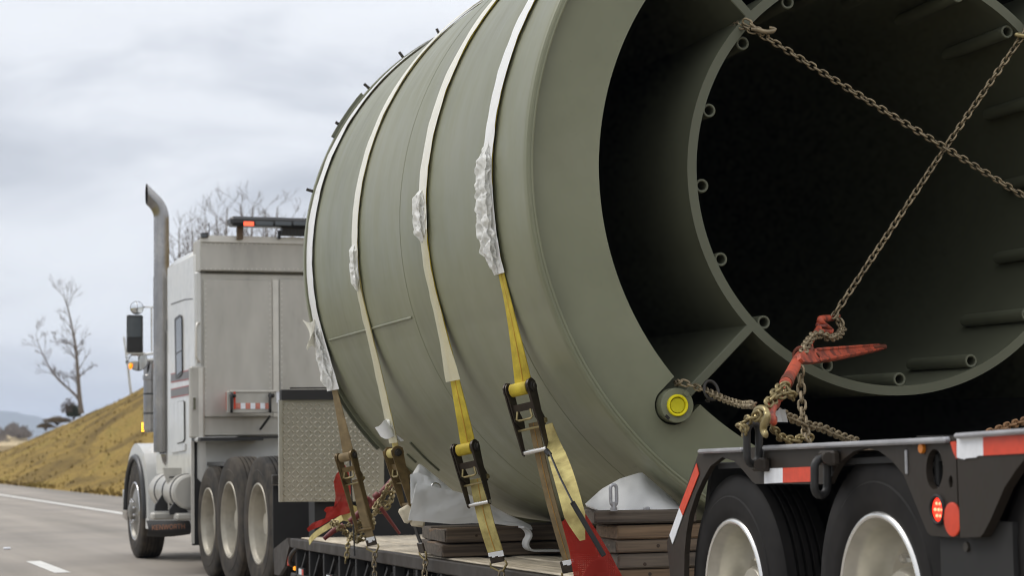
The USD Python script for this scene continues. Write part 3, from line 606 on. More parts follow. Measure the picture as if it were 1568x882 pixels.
m_text = M('faded_orange_print', srgb(140, 96, 70), 0.7, var=0.25, scale=60)
KT = 1.12
m_red_faded = M('faded_red_tape', srgb(190, 120, 104), 0.5, var=0.2, scale=40)
TC = A([2.3 * KT, 19.0 * KT, GZ]) + RR * 1.24 * KT
def T(a, b, z): return TC + RF * a - RR * b + A([0, 0, z])
TAX = A([RF, -RR, [0, 0, 1]])                                    # forward, left, up
def on_rear(u, v, a): return on(u, v, T(a, 0, 0), RF)
def on_left(u, v, b): return on(u, v, T(0, b, 0), RR)
def tab(p): d = p - TC; return d @ RF, d @ -RR, d[2]     # along, left, up
def tbox(a0, a1, b0, b1, z0, z1, bevel=0.0): return box(T((a0 + a1) / 2, (b0 + b1) / 2, (z0 + z1) / 2), (abs(a1 - a0), abs(b1 - b0), abs(z1 - z0)), TAX, bevel)
tr = thing('semi_truck', 'white heavy haul semi truck with sleeper cab, tall chrome exhaust stack and three rear axles', 'truck', T(0, 0, 0))
A0 = 0.50                                                        # rear wall
_, BL, ZT = tab(on_rear(305, 366, A0))
BL = round(BL, 3)
zr = lambda v, u=330, a=A0: on_rear(u, v, a)[2]
z_seam, z_bot = zr(417) - GZ, zr(668) - GZ
cabw = part(tr, 'sleeper', box(T((A0 + 0.10 + 2.35) / 2, 0, (ZT - 0.06 + 0.95) / 2), (2.35 - A0 - 0.10, 2 * BL + 0.05, ZT - 0.06 - 0.95), TAX, 0.11), m_white, smooth=40)
part(tr, 'cab', box(T(2.95, 0, (ZT - 0.75 + 0.95) / 2), (1.3, 2 * BL - 0.12, ZT - 0.75 - 0.95), TAX, 0.14), m_white, smooth=40)
part(tr, 'hood', box(T(4.5, 0, 1.5), (2.0, 1.35, 1.1), TAX, 0.2), m_white, smooth=40)
def rpoly(pts, a, th, mat, name, parent=tr, label=None, back=False):
    return part(parent, name, slab([on_rear(u, v, a) for u, v in pts], -RF, th), mat, label=label)
def rrect(u0, u1, v0, v1, a, th, mat, name, parent=tr, bevel=0.0, label=None):
    p, q = on_rear(u0, v1, a), on_rear(u1, v0, a); a_, b0, z0 = tab(p); _, b1, z1 = tab(q)
    return part(parent, name, tbox(a - th, a, b0, b1, z0, z1, bevel), mat, label=label)
rw = part(tr, 'rear_cabinet', tbox(A0, A0 + 0.2, BL - 0.01, -BL, z_bot, z_seam - 0.01, 0.012), m_alu)
part(tr, 'roof_box', tbox(A0 - 0.045, A0 + 0.35, BL, -BL, z_seam + 0.012, ZT, 0.012), m_alu, label='aluminium box across the top of the rear wall')
rrect(312, 416, 429, 639, A0, 0.025, m_alu, 'cabinet_panel', rw, 0.008); rrect(429, 540, 429, 639, A0, 0.025, m_alu, 'cabinet_panel', rw, 0.008)
rrect(418.5, 426, 429, 639, A0, 0.008, m_alu_edge, 'panel_post', rw)
rrect(306, 545, 366, 370, A0 - 0.05, 0.012, m_alu_edge, 'roof_trim')
part(tr, 'corner_post', tbox(A0 - 0.01, A0 + 0.12, BL + 0.055, BL - 0.03, z_bot, z_seam, 0.02), m_white, smooth=40)
rv = []
for u in np.arange(309, 470, 7.0):
    for v in (373.5, 412): rv.append(lathe([(0.004, 0.0005), (0.003, 0.006), (0, 0.008)], on_rear(u, v, A0 - 0.045), -RF, 6))
for u in (315, 413.5, 431.5):
    for v in np.arange(434, 637, 8.0): rv.append(lathe([(0.004, 0.0005), (0.003, 0.005), (0, 0.007)], on_rear(u, v, A0 - 0.025), -RF, 6))
part(tr, 'rivets', rv, m_alu_edge, kind='stuff')
ha = [on_rear(u, v, A0 + 0.02) - RF * w for u, v, w in ((308, 494, 0), (301, 495, 0.05), (298, 502, 0.07), (298, 546, 0.07), (302, 553, 0.05), (309, 555, 0))]
part(tr, 'grab_handle', tube(ha, 0.014, 8), m_alu_edge, smooth=True)
sb = rrect(289, 310.5, 562, 671, A0 + 0.06, 0.10, m_alu, 'side_locker', tr, 0.015)
rrect(295.5, 299, 609, 627, A0 - 0.04, 0.02, m_chrome, 'latch', sb)
rrect(304, 310, 564, 671, A0 - 0.042, 0.006, m_alu_edge, 'locker_edge', sb)
# left side of the sleeper: window, lower door, stripes, seam
BS = BL + 0.027
def lpoly(pts, db, th, mat, name, parent, label=None):
    return part(parent, name, slab([on_left(u, v, BS + db) for u, v in pts], -RR, th), mat, label=label)
wf = lpoly([(268.5, 488), (276, 482), (279, 484), (280, 572), (276, 578), (270, 580)], 0.0, 0.012, m_blackp, 'window_frame', cabw)
lpoly([(270.0, 491), (276, 486), (278, 488), (278.4, 536), (270.6, 541)], 0.012, 0.004, m_glass_dk, 'pane', tr)
lpoly([(270.8, 543), (278.4, 538), (278.6, 568), (271.3, 574)], 0.012, 0.004, m_glass_dk, 'pane', tr)
for dv in (0, 23.5):
    lpoly([(262, 574 + dv), (289, 568 + dv), (289, 580 + dv), (262, 585 + dv)], 0.0, 0.003, m_stripe, 'stripe', cabw)
    lpoly([(262, 572.5 + dv), (289, 566.5 + dv), (289, 568 + dv), (262, 574 + dv)], 0.0, 0.004, m_stripe_red, 'stripe_edge', cabw)
    lpoly([(262, 585 + dv), (289, 580 + dv), (289, 581.5 + dv), (262, 586.5 + dv)], 0.0, 0.004, m_stripe_red, 'stripe_edge', cabw)
ld = lpoly([(269.5, 619), (272, 616), (281, 614.5), (282.5, 616), (283, 673), (281, 676.5), (272, 679), (270, 677)], 0.0, 0.014, m_white, 'locker_door', cabw)
part(cabw, 'locker_door_gap', tube([on_left(u, v, BS + .003) for u, v in ((269.5, 619), (272, 616), (281, 614.5), (282.7, 616), (283.2, 673), (281, 676.5), (272, 679), (270, 677))], 0.007, 6, closed=True), m_hole)
part(cabw, 'seam', tube([on_left(262, 466, BS), on_left(283, 458.5, BS), on_left(296, 457.5, BS)], 0.006, 6), m_blackp)
lpoly([(264, 683), (285, 680), (285, 690), (264, 694)], 0.0, 0.02, m_white, 'sill', tr)
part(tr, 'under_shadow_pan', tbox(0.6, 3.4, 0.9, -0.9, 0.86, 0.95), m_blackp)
# light bar, grille lamp, work lamp, aerial
lb = rrect(347, 500, 338, 348, A0 - 0.02, 0.22, m_blackp, 'light_bar', tr, 0.03)
rrect(373, 388.5, 339.5, 345.5, A0 - 0.235, 0.012, EM('red_orange_lamp', srgb(255, 92, 60), 1.3), 'red_lens', lb, 0.004)
for u0, u1 in ((391, 418), (421, 446), (449, 474)): rrect(u0, u1, 339.5, 345, A0 - 0.238, 0.01, m_glass_dk, 'clear_lens', lb, 0.003)
rrect(362, 370.5, 347, 366.5, A0 - 0.06, 0.06, m_rust, 'light_bar_post', tr)
gl = rrect(429, 500, 348.5, 361.5, A0 - 0.06, 0.10, m_blackp, 'grille_lamp', tr, 0.008)
for u in range(433, 500, 5): rrect(u, u + 2.4, 351, 359.5, A0 - 0.162, 0.006, m_steel_dark, 'grille_slot', gl)
rrect(425, 429, 353, 366, A0 - 0.08, 0.03, m_blackp, 'lamp_bracket', tr)
wl = rrect(306.5, 317.5, 357, 364.5, A0 - 0.03, 0.07, m_blackp, 'work_lamp', tr, 0.01)
rrect(308, 316, 358.5, 363, A0 - 0.101, 0.006, m_glass_dk, 'lamp_face', wl)
part(tr, 'aerial', tube([on_rear(320.5, 366, A0 + .1), on_rear(320.2, 341, A0 + .1)], 0.005, 5), m_blackp)
# exhaust stack
aS = 2.85
p0, p1, p2 = on_rear(249, 693, aS), on_rear(246.5, 424, aS), on_rear(245.5, 335, aS)
p0[:2] = p1[:2] = p2[:2] = (p1[:2] + p0[:2]) / 2
LF = -RR
bend = [p2 + A([0, 0, 1]) * 0.30 * math.sin(t) + LF * 0.30 * (1 - math.cos(t)) for t in np.linspace(0, 0.86, 9)]
path = [p1, (p1 + p2) / 2] + bend; dr = unit(bend[-1] - bend[-2]); path.append(bend[-1] + dr * 0.10)
v, f = tube(path, 0.094, 24, caps=False)
last = v[-24:]; tgt = path[-1] @ LF + 0.005
v[-24:] = last + dr * ((tgt - last @ LF) / (dr @ LF))[:, None].clip(-0.16, 0.30)
vi, fi = tube(path, 0.088, 24, caps=False); vi[-24:] = (vi[-24:] + dr * ((tgt - vi[-24:] @ LF) / (dr @ LF))[:, None].clip(-0.16, 0.30))
st = part(tr, 'exhaust_pipe', (v, f), m_stack, smooth=40)
part(st, 'pipe_inside', (vi, fi[:, ::-1]), m_hole, smooth=40)
part(tr, 'muffler_shield', lathe([(0.0, 0.09), (0.0, 0.102), (p1[2] - p0[2], 0.102), (p1[2] - p0[2], 0.08)], p0, (0, 0, 1), 28), m_stack, smooth=40)
part(tr, 'muffler', lathe([(0.0, 0.001), (0.0, 0.10), (p1[2] - p0[2] - 0.05, 0.10), (p1[2] - p0[2] - 0.05, 0.001)], p0 + RR * 0.075 + RF * 0.05 + A([0, 0, -0.02]), (0, 0, 1), 24), m_blackp, smooth=40)
for k in range(9):
    part(tr, 'shield_clip', box(p0 + RR * 0.16 - RF * 0.02 + A([0, 0, 0.62 + k * 0.065]), (0.02, 0.02, 0.022)), m_chrome)
part(tr, 'stack_elbow', tube(spline([p0 + A([0, 0, 0.05]) + RR * .07, p0 + A([0, 0, -0.1]) + RR * .08, p0 + A([0, 0, -0.2]) + RR * 0.3, p0 + A([0, 0, -0.22]) + RR * 0.8], 14), 0.075, 14), m_stack, smooth=True)
# mirrors
aM = 3.6
mb = rrect(193.5, 218, 483, 541, aM, 0.06, m_blackp, 'mirror', tr, 0.015, label='tall rectangular black-backed wing mirror')
rrect(195.5, 216.5, 486, 516, aM - 0.06, 0.004, m_glass_dk, 'mirror_glass', mb); rrect(195.5, 216.5, 518, 539, aM - 0.06, 0.004, m_black, 'mirror_glass', mb)
rrect(191, 220, 540, 542.5, aM, 0.05, m_alu_edge, 'mirror_bracket', tr)
def conv(u, v, r, a, name):
    c = on_rear(u, v, a); rr = r * np.linalg.norm(c - CO) / FPX
    h = part(tr, name, lathe([(-0.05, 0.001), (-0.04, rr * 0.6), (-0.012, rr * 0.98), (0.0, rr), (0.004, rr * 0.93)], c, -RF, 28), m_blackp, smooth=40)
    part(h, 'convex_glass', lathe([(0.03, 0.001), (0.024, rr * 0.45), (0.004, rr * 0.93)], c, -RF, 28), m_mirror, smooth=True)
conv(209.5, 471.5, 10.3, aM, 'round_mirror'); conv(211.5, 553.5, 14.6, aM, 'round_mirror')
part(tr, 'mirror_arm', [tube([on_rear(219, 470, aM), on_rear(233, 470, aM), on_rear(243, 472, aM + .1)], 0.012, 8), tube([on_rear(231.5, 470, aM), on_rear(232, 538, aM)], 0.012, 8), tube([on_rear(218, 543, aM), on_rear(245, 540, aM + .1)], 0.022, 8), tube([on_rear(222, 552, aM), on_rear(245, 549, aM + .1)], 0.018, 8), tube([on_rear(197, 543, aM), on_rear(198, 575, aM)], 0.006, 6)], m_chrome, smooth=True)
part(tr, 'mirror_lamp', lathe([(0.02, 0.001), (0.014, 0.03), (0, 0.04), (-.02, .03)], on_rear(199.5, 561, aM - 0.03), LF, 12), m_amber, smooth=True)
# air cleaner, side lamp
aC = 3.75
c = on_rear(231.5, 662, aC); zt = on_rear(231.5, 552, aC)[2] - c[2]
ac = part(tr, 'air_cleaner', lathe([(0, 0.001), (0, 0.085), (0.03, 0.095), (zt * 0.72, 0.095), (zt * 0.73, 0.105), (zt * 0.79, 0.105), (zt * 0.8, 0.095), (zt * 0.92, 0.092), (zt, 0.06), (zt, 0.001)], c, (0, 0, 1), 28), m_stack, smooth=35)
for t in (0.25, 0.52): part(ac, 'band', lathe([(zt * t, 0.094), (zt * t, 0.098), (zt * t + .02, 0.098), (zt * t + .02, 0.094)], c, (0, 0, 1), 28), m_blackp)
lampb = part(tr, 'turn_lamp', box(on_rear(223, 654.5, 3.92), (0.08, 0.11, 0.125), TAX, 0.03), m_amber_off)
for i in range(5):
    for j in range(5):
        part(lampb, 'led', box(on_rear(218 + i * 2.6, 648.5 + j * 2.9, 3.87), (0.012, 0.013, 0.015), TAX), EM('amber_led', srgb(255, 190, 40), 5.0) if i + j == 0 else UsdShade.Material.Get(stage, '/World/Looks/amber_led'))
# front fender and wheel
wb = 1.24 * KT
fw = tab(on_left(205, 780, wb))
aF = fw[0]
def arc(r, t0, t1, n): return [(aF + KT * r * math.cos(t), 0.604 + KT * r * math.sin(t)) for t in np.linspace(t0, t1, n)]
def fp_(a, z): return (aF + KT * a, KT * z)
prof = [fp_(0.85, 0.55), fp_(0.80, 0.9)] + arc(0.78, 0.5, 1.9, 12) + [fp_(-0.52, 1.20), fp_(-0.68, 1.02), fp_(-0.78, 0.7), fp_(-0.80, 0.36), fp_(-0.62, 0.36)] + arc(0.60, math.pi - 0.15, 0.05, 16)
fp = sg.Polygon(prof).buffer(0)
fen = extrude(fp, T(0, 0.69, 0), RF, A([0, 0, 1.0]), 0.67)
fen = (fen[0] - RR * 0.67, fen[1])                                # spans 0.69 .. 1.36 left of the centre line
ff = part(tr, 'front_fender', fen, m_white, smooth=50)
part(ff, 'fender_lip', tube([T(a, 1.372, z) for a, z in arc(0.625, math.pi + 0.1, 0.0, 24)], 0.038, 8), m_blackp, smooth=True)
part(tr, 'fender_top', box(T(aF - 0.05, 0.87, 1.34), (1.1, 0.84, 0.25), TAX, 0.11), m_white, smooth=40)
part(tr, 'hood_side', box(T(aF - 0.2, 0.84, 1.06), (1.2, 0.56, 0.78), TAX, 0.1), m_white, smooth=40)
part(tr, 'bumper', tbox(aF + 1.0, aF + 1.17, 1.35, -1.35, 0.45, 0.9, 0.05), m_chrome, smooth=40)
wheel(part(tr, 'front_axle', tube([T(aF, 1.1, 0.582), T(aF, -1.1, 0.582)], 0.06, 10), m_black), T(aF, wb, 0.604), LF, 0.604, 0.33, 0.37, (m_tyre_dusty, m_rim_dark, m_chrome), dual=False, hub='steer')
wheel(part(tr, 'front_axle', tube([T(aF, -0.9, 0.582), T(aF, -1.0, 0.582)], 0.05, 10), m_black), T(aF, -wb, 0.604), RR, 0.604, 0.33, 0.37, (m_tyre_dusty, m_rim_dark, m_chrome), dual=False, hub='steer')
AX = [tab(on_left(u, 790, wb))[0] for u in (313, 349.5, 393.5)]
for k, (a, r) in enumerate(zip(AX, (0.597, 0.65, 0.65))):
    for sgn, ax in ((1, LF), (-1, RR)):
        wheel(part(tr, 'drive_axle', tube([T(a, sgn * 0.9, r), T(a, 0, r)], 0.07, 10), m_black), T(a, sgn * (wb - (0.03 if k == 0 else 0)), r), ax, r, 0.31, 0.36 if k == 0 else 0.386, (m_tyre_dusty, m_rim_dust, m_rim_dust))
# frame, tanks, steps, mud guards
for b in (0.45, -0.45): part(tr, 'frame_rail', tbox(-3.4, aF + 0.9, b + 0.05, b - 0.05, 0.60, 0.88), m_black)
part(tr, 'fifth_wheel', tbox(-2.0, -0.8, 0.5, -0.5, 0.88, 1.0, 0.03), m_black)
part(tr, 'deck_plate', tbox(A0 + 0.1, AX[0] - 0.75, BL - 0.1, -BL + .1, 1.20, 1.24), m_blackp)
c = on_rear(289, 754, 0.85); tk = part(tr, 'fuel_tank', lathe([(0.0, 0.0005), (0.0, 0.17), (0.02, 0.195), (0.05, 0.2), (1.5, 0.2), (1.52, 0.19), (1.52, 0.0005)], c - LF * 0.02, RF, 36), m_alu, smooth=35)
for t in (0.12, 0.6, 1.1): part(tk, 'tank_strap', lathe([(t, 0.199), (t, 0.206), (t + 0.05, 0.206), (t + 0.05, 0.199)], c - LF * 0.02, RF, 36), m_blackp)
rpoly([(249, 717), (277, 717), (277, 727), (269, 742), (268.5, 781), (257.5, 781), (257, 746), (251, 727)], 1.3, 0.05, m_alu, 'tool_box')
for v0 in range(730, 780, 7): rrect(259, 267.5, v0, v0 + 2, 1.247, 0.006, m_blackp, 'box_rib')
rpoly([(256, 745), (258, 783), (236, 783), (237, 774)], 1.5, 0.04, m_black, 'step_bracket')
rpoly([(270, 764), (288, 785), (260, 789), (258, 782)], 0.95, 0.03, m_black, 'step_bracket')
rrect(229, 263, 784, 796, 1.55, 0.2, m_alu, 'step', tr, 0.02); rrect(265, 291, 785.5, 797, 0.95, 0.2, m_alu, 'step', tr, 0.02)
g = []
for i, t in enumerate(np.linspace(0, 1, 7)):
    g.append([on_rear(227 + 63 * s_, 798 + (1 - s_ * 0.15) * 24 * t + 2.5 * math.sin(math.pi * s_) * t, 1.1) - RF * (0.12 * math.sin(t * math.pi * 0.9)) + RF * 0.12 * (1 - s_) for s_ in np.linspace(0, 1, 14)])
fl = part(tr, 'splash_flap', patch(g, 0.012), m_black, smooth=50)
tx = meshkit.text_mesh('KENWORTH', 0.052, 0.003, bold=True); v = A(tx.vertices); wd = v[:, 0].max()
o_, e_ = on_rear(232, 812, 0.97), on_rear(283, 810, 0.93); ex = unit(e_ - o_); sc = np.linalg.norm(e_ - o_) / wd
part(fl, 'lettering', (o_ + v[:, :1] * sc * ex + v[:, 1:2] * A([0, 0, 1.0]) - v[:, 2:] * RF * 1.0, A(tx.faces)[:, ::-1]), m_text)
qz = zr(675, 300, 0.7) - GZ
part(tr, 'quarter_fender', [tbox(0.74, 0.68, 1.40, 0.70, 0.32, qz), tbox(0.74, 0.25, 1.40, 0.70, qz - 0.01, qz + 0.03)], m_black)
part(tr, 'fender_trim', [tbox(0.66, 0.69, 1.418, 1.385, 0.34, qz)], m_alu_edge)
rrect(297, 362, 669, 677.5, 0.5, 0.12, m_white, 'rear_sill', tr, 0.02)
rrect(362, 470, 668, 672, 0.46, 0.03, m_black, 'rear_cross_rail')
aMF = AX[2] - 0.70
rrect(418, 520, 742, 862, aMF, 0.02, m_hole, 'mudflap'); rrect(545, 650, 742, 862, aMF, 0.02, m_hole, 'mudflap'); rrect(415.5, 433, 727, 742, aMF - 0.02, 0.05, m_steel_dark, 'mudflap_bracket', tr, 0.008)
part(tr, 'rear_cross_member', tbox(aMF, aMF - 0.06, 0.6, -0.6, 0.6, 0.9), m_black)
# rail with black rubber tie-down hooks
aR = 0.13
rl = rrect(347, 434, 600, 633, aR, 0.04, m_alu, 'hook_rail', tr, 0.006)
rrect(347, 436, 598, 601, aR + 0.1, 0.15, m_alu_edge, 'rail_top', rl)
rrect(346, 348.5, 601, 628, aR + 0.35, 0.40, m_red_tape, 'rail_end', rl)
for i, u in enumerate(np.arange(361, 411, 7.5)): rrect(u, u + 7.2, 617.5, 626.5, aR - 0.041, 0.004, (m_red_faded, m_white_tape)[i % 2], 'rail_tape', rl)
rrect(423, 427.5, 598, 617, aR - 0.041, 0.004, m_white_tape, 'rail_tape', rl)
rrect(428, 434, 600, 616, aR - 0.041, 0.004, m_alu_edge, 'rail_plate', rl)
for u in (354.5, 413.5):
    c = on_rear(u, 617, aR - 0.07); part(rl, 'rubber_hook', [link(c, (0, 0, 1), RF + RR * 0.25, 0.16, 0.016, 0.04, 8, 8), tube([on_rear(u - 3, 606, aR - .01), on_rear(u + 5, 606, aR - .09)], 0.022, 8)], m_black, smooth=True)
part(tr, 'rail_bracket', tbox(A0, aR, on_rear(375, 610, aR) @ -RR - TC @ -RR, on_rear(380, 610, aR) @ -RR - TC @ -RR, zr(627, 375, aR) - GZ, zr(603, 375, aR) - GZ), m_alu)
part(tr, 'prop_rod', tube([on_rear(413, 638, aR), on_rear(399, 657, A0)], 0.014, 8), m_black)


# ------------------------------------------------------------------ bare trees, shrubs and far woods
m_bark = M('bark', srgb(112, 102, 92), 0.9, var=0.25, scale=6, stretch=(3, 3, 0.6))
m_twig = M('twigs', srgb(108, 98, 90), 0.9, var=0.2, scale=4)
m_brush = M('brown_brush', srgb(112, 98, 76), 0.95, var=0.35, scale=2)
m_pine = M('dark_evergreen', srgb(66, 74, 56), 0.9, var=0.35, scale=3)
m_farwood = M('far_bare_wood', srgb(112, 104, 98), 0.95, var=0.25, scale=0.12)
def grow(rng, p, d, L, r, depth, out, thin=0.012, spread=0.6, kids=(3, 5)):
    '''a limb and its side limbs, as tapered tubes'''
    n = 5; pts, q, e = [p], A(p, float), unit(d)
    for i in range(n):
        e = unit(e + A([rng.uniform(-1, 1), rng.uniform(-1, 1), rng.uniform(-0.4, 1)]) * 0.13); q = q + e * L / n; pts.append(q)
    rs = np.linspace(r, max(r * 0.35, thin * 0.7), n + 1); out.append(tube(pts, rs, 6 if r > 0.05 else 4 if r > 0.02 else 3, caps=False))
    if depth == 0: return
    for k in range(rng.randint(*kids)):
        t = rng.uniform(0.3, 1.0); i = min(int(t * n), n - 1); b = A(pts[i]) + (A(pts[i + 1]) - A(pts[i])) * (t * n - i)
        ax = unit(A(pts[i + 1]) - A(pts[i])); s = A([rng.uniform(-1, 1), rng.uniform(-1, 1), rng.uniform(-1, 1)]); s = unit(s - ax * (s @ ax))
        grow(rng, b, ax + s * rng.uniform(0.6, 1.2) * spread + A([0, 0, 0.12]), L * rng.uniform(0.42, 0.68), max(rs[i] * 0.55, thin * 0.8), depth - 1, out, thin, spread, kids)
def tree(name, label, base, limbs, seed, depth=3, group=None, thin=0.012, spread=0.6, kids=(3, 5), side=None):
    '''limbs: list of (points, base radius); the first is the trunk'''
    t = thing(name, label, 'tree', base, group); rng = random.Random(seed); crown = []
    for k, (pts, r) in enumerate(limbs):
        pts = spline(pts, 12); rs = np.linspace(r, max(r * 0.18, thin), 12)
        if k == 0: part(t, 'trunk', tube(pts, rs, 8), m_bark, smooth=True)
        else: crown.append(tube(pts, rs, 6))
        for i in range(3 if k == 0 else 2, 12):
            ax = unit(pts[min(i + 1, 11)] - pts[i - 1])
            for _ in range(rng.choice((1, 2)) if i < 9 else 2):
                s = A([rng.uniform(-1, 1), rng.uniform(-1, 1), rng.uniform(-0.6, 1)]); s = unit(s - ax * (s @ ax))
                L = np.linalg.norm(pts[-1] - pts[0]) * rng.uniform(0.10, 0.2) * (1.0 if side is None else side)
                grow(rng, pts[i], ax * 0.8 + s * rng.uniform(.7, 1.2), L, max(rs[i] * 0.4, thin), depth - 1, crown, thin, spread, kids)
    part(t, 'crown', crown, m_twig)
    return t
YT = 133.0
P = lambda u, v: at_y(u, v, YT)
b0 = P(125, 634)
limbs = [([b0, P(121, 600), P(119, 570), P(114, 520), P(108, 490), P(102, 465), P(98, 455)], 0.17),
         ([P(122, 614), P(108, 598), P(88, 580), P(72, 556), P(60, 530), P(55, 512)], 0.10),
         ([P(119, 590), P(108, 578), P(94, 574), P(86, 575)], 0.05), ([P(115, 538), P(104, 526), P(90, 524), P(82, 515)], 0.055),
         ([P(120, 582), P(128, 570), P(138, 563), P(144, 560)], 0.06), ([P(117, 548), P(123, 535), P(126, 525)], 0.05)]
tree('bare_tree', 'leafless forked tree standing alone on the brown hillside left of the truck', b0, limbs, 4, depth=3, thin=0.011, spread=0.7, kids=(3, 4), side=1.0)
for i, (u, vt, w) in enumerate(((337, 318, 1), (352, 305, 1.1), (371, 300, 1.2), (388, 303, 1.1), (404, 308, 1), (421, 303, 1.0), (440, 322, 0.9))):
    Y = 122 + (i % 3) * 5; bz = A([*at_y(u, 420, Y)[:2], 0]); bz[2] = hill_z(bz[0], bz[1]); tp_ = at_y(u + (i - 3) * 2.0, vt + 14, Y)
    hgt = tp_[2] - bz[2]; mid = bz + (tp_ - bz) * 0.5 + A([(-1) ** i * 0.2, 0, 0]); fork = bz + (tp_ - bz) * 0.55
    lm = [([bz, mid, tp_], 0.2)]
    for k in range(3):
        a = 2.1 * k + i; e = fork + A([math.cos(a) * hgt * 0.16 * w, math.sin(a) * hgt * 0.14, hgt * (0.24 + 0.05 * k)])
        lm.append(([fork - A([0, 0, hgt * 0.1]), (fork + e) / 2 + A([math.cos(a), math.sin(a), 0]) * hgt * 0.04, e], 0.1))
    tree('bare_tree', ('leftmost', 'second', 'third', 'fourth', 'fifth', 'sixth', 'rightmost')[i] + ' leafless tree from the left in the row above the truck light bar', bz, lm, 30 + i, depth=3, group='bare trees behind the truck', thin=0.012, spread=0.6, kids=(2, 3), side=0.7)
for i, (u, vt) in enumerate(((277, 352), (297, 345), (318, 338))):
    Y = 112 + i * 3; bz = A([*at_y(u, 420, Y)[:2], 0]); bz[2] = hill_z(bz[0], bz[1]); tp_ = at_y(u - 3, vt, Y)
    e = at_y(u - 16 + i * 4, vt + 16, Y); f2 = at_y(u + 14, vt + 8, Y); fk = bz + (tp_ - bz) * 0.6
    tree('bare_tree', ('low leafless tree just right of the exhaust stack', 'low leafless tree between the exhaust stack and the work lamp', 'low leafless tree behind the work lamp on the truck roof')[i], bz,
         [([bz, bz + (tp_ - bz) * 0.5, tp_], 0.13), ([fk, (fk + e) / 2 + A([0, 0, .15]), e], 0.06), ([fk, (fk + f2) / 2, f2], 0.06)], 60 + i, depth=2, group='low bare trees over the truck roof', thin=0.014, spread=0.8, kids=(2, 4))
def shrub(name, label, c, size, n, mat, seed, leaf=0.05):
    t = thing(name, label, 'shrub', c); rng = np.random.default_rng(seed)
    d = rng.normal(size=(n, 3)); d /= np.linalg.norm(d, axis=1)[:, None]; r = rng.random(n) ** 0.45 * (0.75 + 0.5 * meshkit.noise(d * 2.2 + seed, seed))
    p = d * r[:, None] * A(size); p[:, 2] = np.abs(p[:, 2]); p += A(c); a = rng.normal(size=(n, 3)); a /= np.linalg.norm(a, axis=1)[:, None]; b = np.cross(a, rng.normal(size=(n, 3))); b /= np.linalg.norm(b, axis=1)[:, None]
    v = np.stack([p - a * leaf, p + b * leaf * .5, p + a * leaf * 1.3, p - b * leaf * .5], 1).reshape(-1, 3); k = np.arange(n)[:, None] * 4
    part(t, 'crown', (v, np.vstack([k + [[0, 1, 2]], k + [[0, 2, 3]]])), mat)
    st = [tube([A(c) - A([0, 0, .2]), A(c) + d[i] * A(size) * 0.4 * [1, 1, 1.3] + A([0, 0, size[2] * 0.3])], [0.05, 0.02], 5) for i in range(7)]
    part(t, 'stems', st, m_bark)
for nm, lb_, u, v, sz, n, mt, sd, lf in (('evergreen_shrub', 'dark evergreen shrub at the foot of the forked bare tree', 113, 634, (0.5, 0.5, 0.75), 2600, m_pine, 3, 0.06),
                               ('brown_shrub', 'wide low brown shrub on the hill crest left of the forked tree', 88, 643, (0.9, 0.6, 0.38), 2200, m_brush, 5, 0.05), ('brown_shrub', 'small brown shrub lowest on the hill crest near the far mountain', 70, 651, (0.6, 0.5, 0.28), 1500, m_brush, 6, 0.05),
                               ('brown_shrub', 'sparse grey brown brush between the evergreen shrub and the forked tree', 105, 628, (0.55, 0.5, 1.0), 1000, m_twig, 8, 0.05)):
    shrub(nm, lb_, at_y(u, v + 4, YT + 2), sz, n, mt, sd, lf)
def woods(name, pts, Y, n, seed, mat):
    rng = np.random.default_rng(seed); out = []
    for u0, u1, vt, vb in pts:
        a, b = at_y(u0, vb, Y), at_y(u1, vt, Y)
        for _ in range(n):
            x = rng.uniform(a[0], b[0]); e = abs(2 * (x - a[0]) / (b[0] - a[0]) - 1); z = a[2] + (b[2] - a[2]) * (1 - 0.6 * e * e) * rng.random() ** 0.6; y = Y + rng.normal() * 12
            s = rng.uniform(0.25, 0.6); d = unit(rng.normal(size=3) * [0.5, 0.5, 1.2]); w = unit(np.cross(d, rng.normal(size=3)))
            p = A([x, y, z]); out.append((A([p - d * s, p + w * s * .12, p + d * s, p - w * s * .12]), A([(0, 1, 2), (0, 2, 3)])))
    solid(name, out, mat, 'far bare woods beyond the field left of the hill', 'woods', kind='stuff')
woods('far_woods', [(-60, 9, 660, 700), (-20, 10, 655, 692), (6, 30, 650, 668), (20, 34, 658, 668), (31, 36, 655, 668), (28, 44, 662, 670)], 420, 1800, 2, m_farwood)
m_tan = M('tan_field', srgb(188, 168, 128), 0.95, var=0.1, scale=0.1, stretch=(1, 1, 4))
c0, c1, c2, c3 = at_y(-40, 684, 380), at_y(46, 682, 380), at_y(40, 666, 460), at_y(-40, 667, 460)
solid('far_field', slab([c0, c1, c2, c3], unit(np.cross(c1 - c0, c3 - c0)), -1.0), m_tan, kind='structure')
pb, pt_ = at_y(201.5, 604, 120), at_y(195, 555, 120)
po = thing('utility_pole', 'thin grey metal pole on the hill crest beside the truck mirror', 'pole', pb)
part(po, 'shaft', tube([pb - A([0, 0, .3]), pt_, pt_ + (pt_ - pb) * 0.8], [0.075, 0.06, 0.05], 10), m_alu, smooth=True)
part(po, 'collar', lathe([(0, 0.06), (0, 0.1), (0.15, 0.1), (0.15, 0.06)], pb + (pt_ - pb) * 0.97, (0, 0, 1), 12), m_steel_dark)


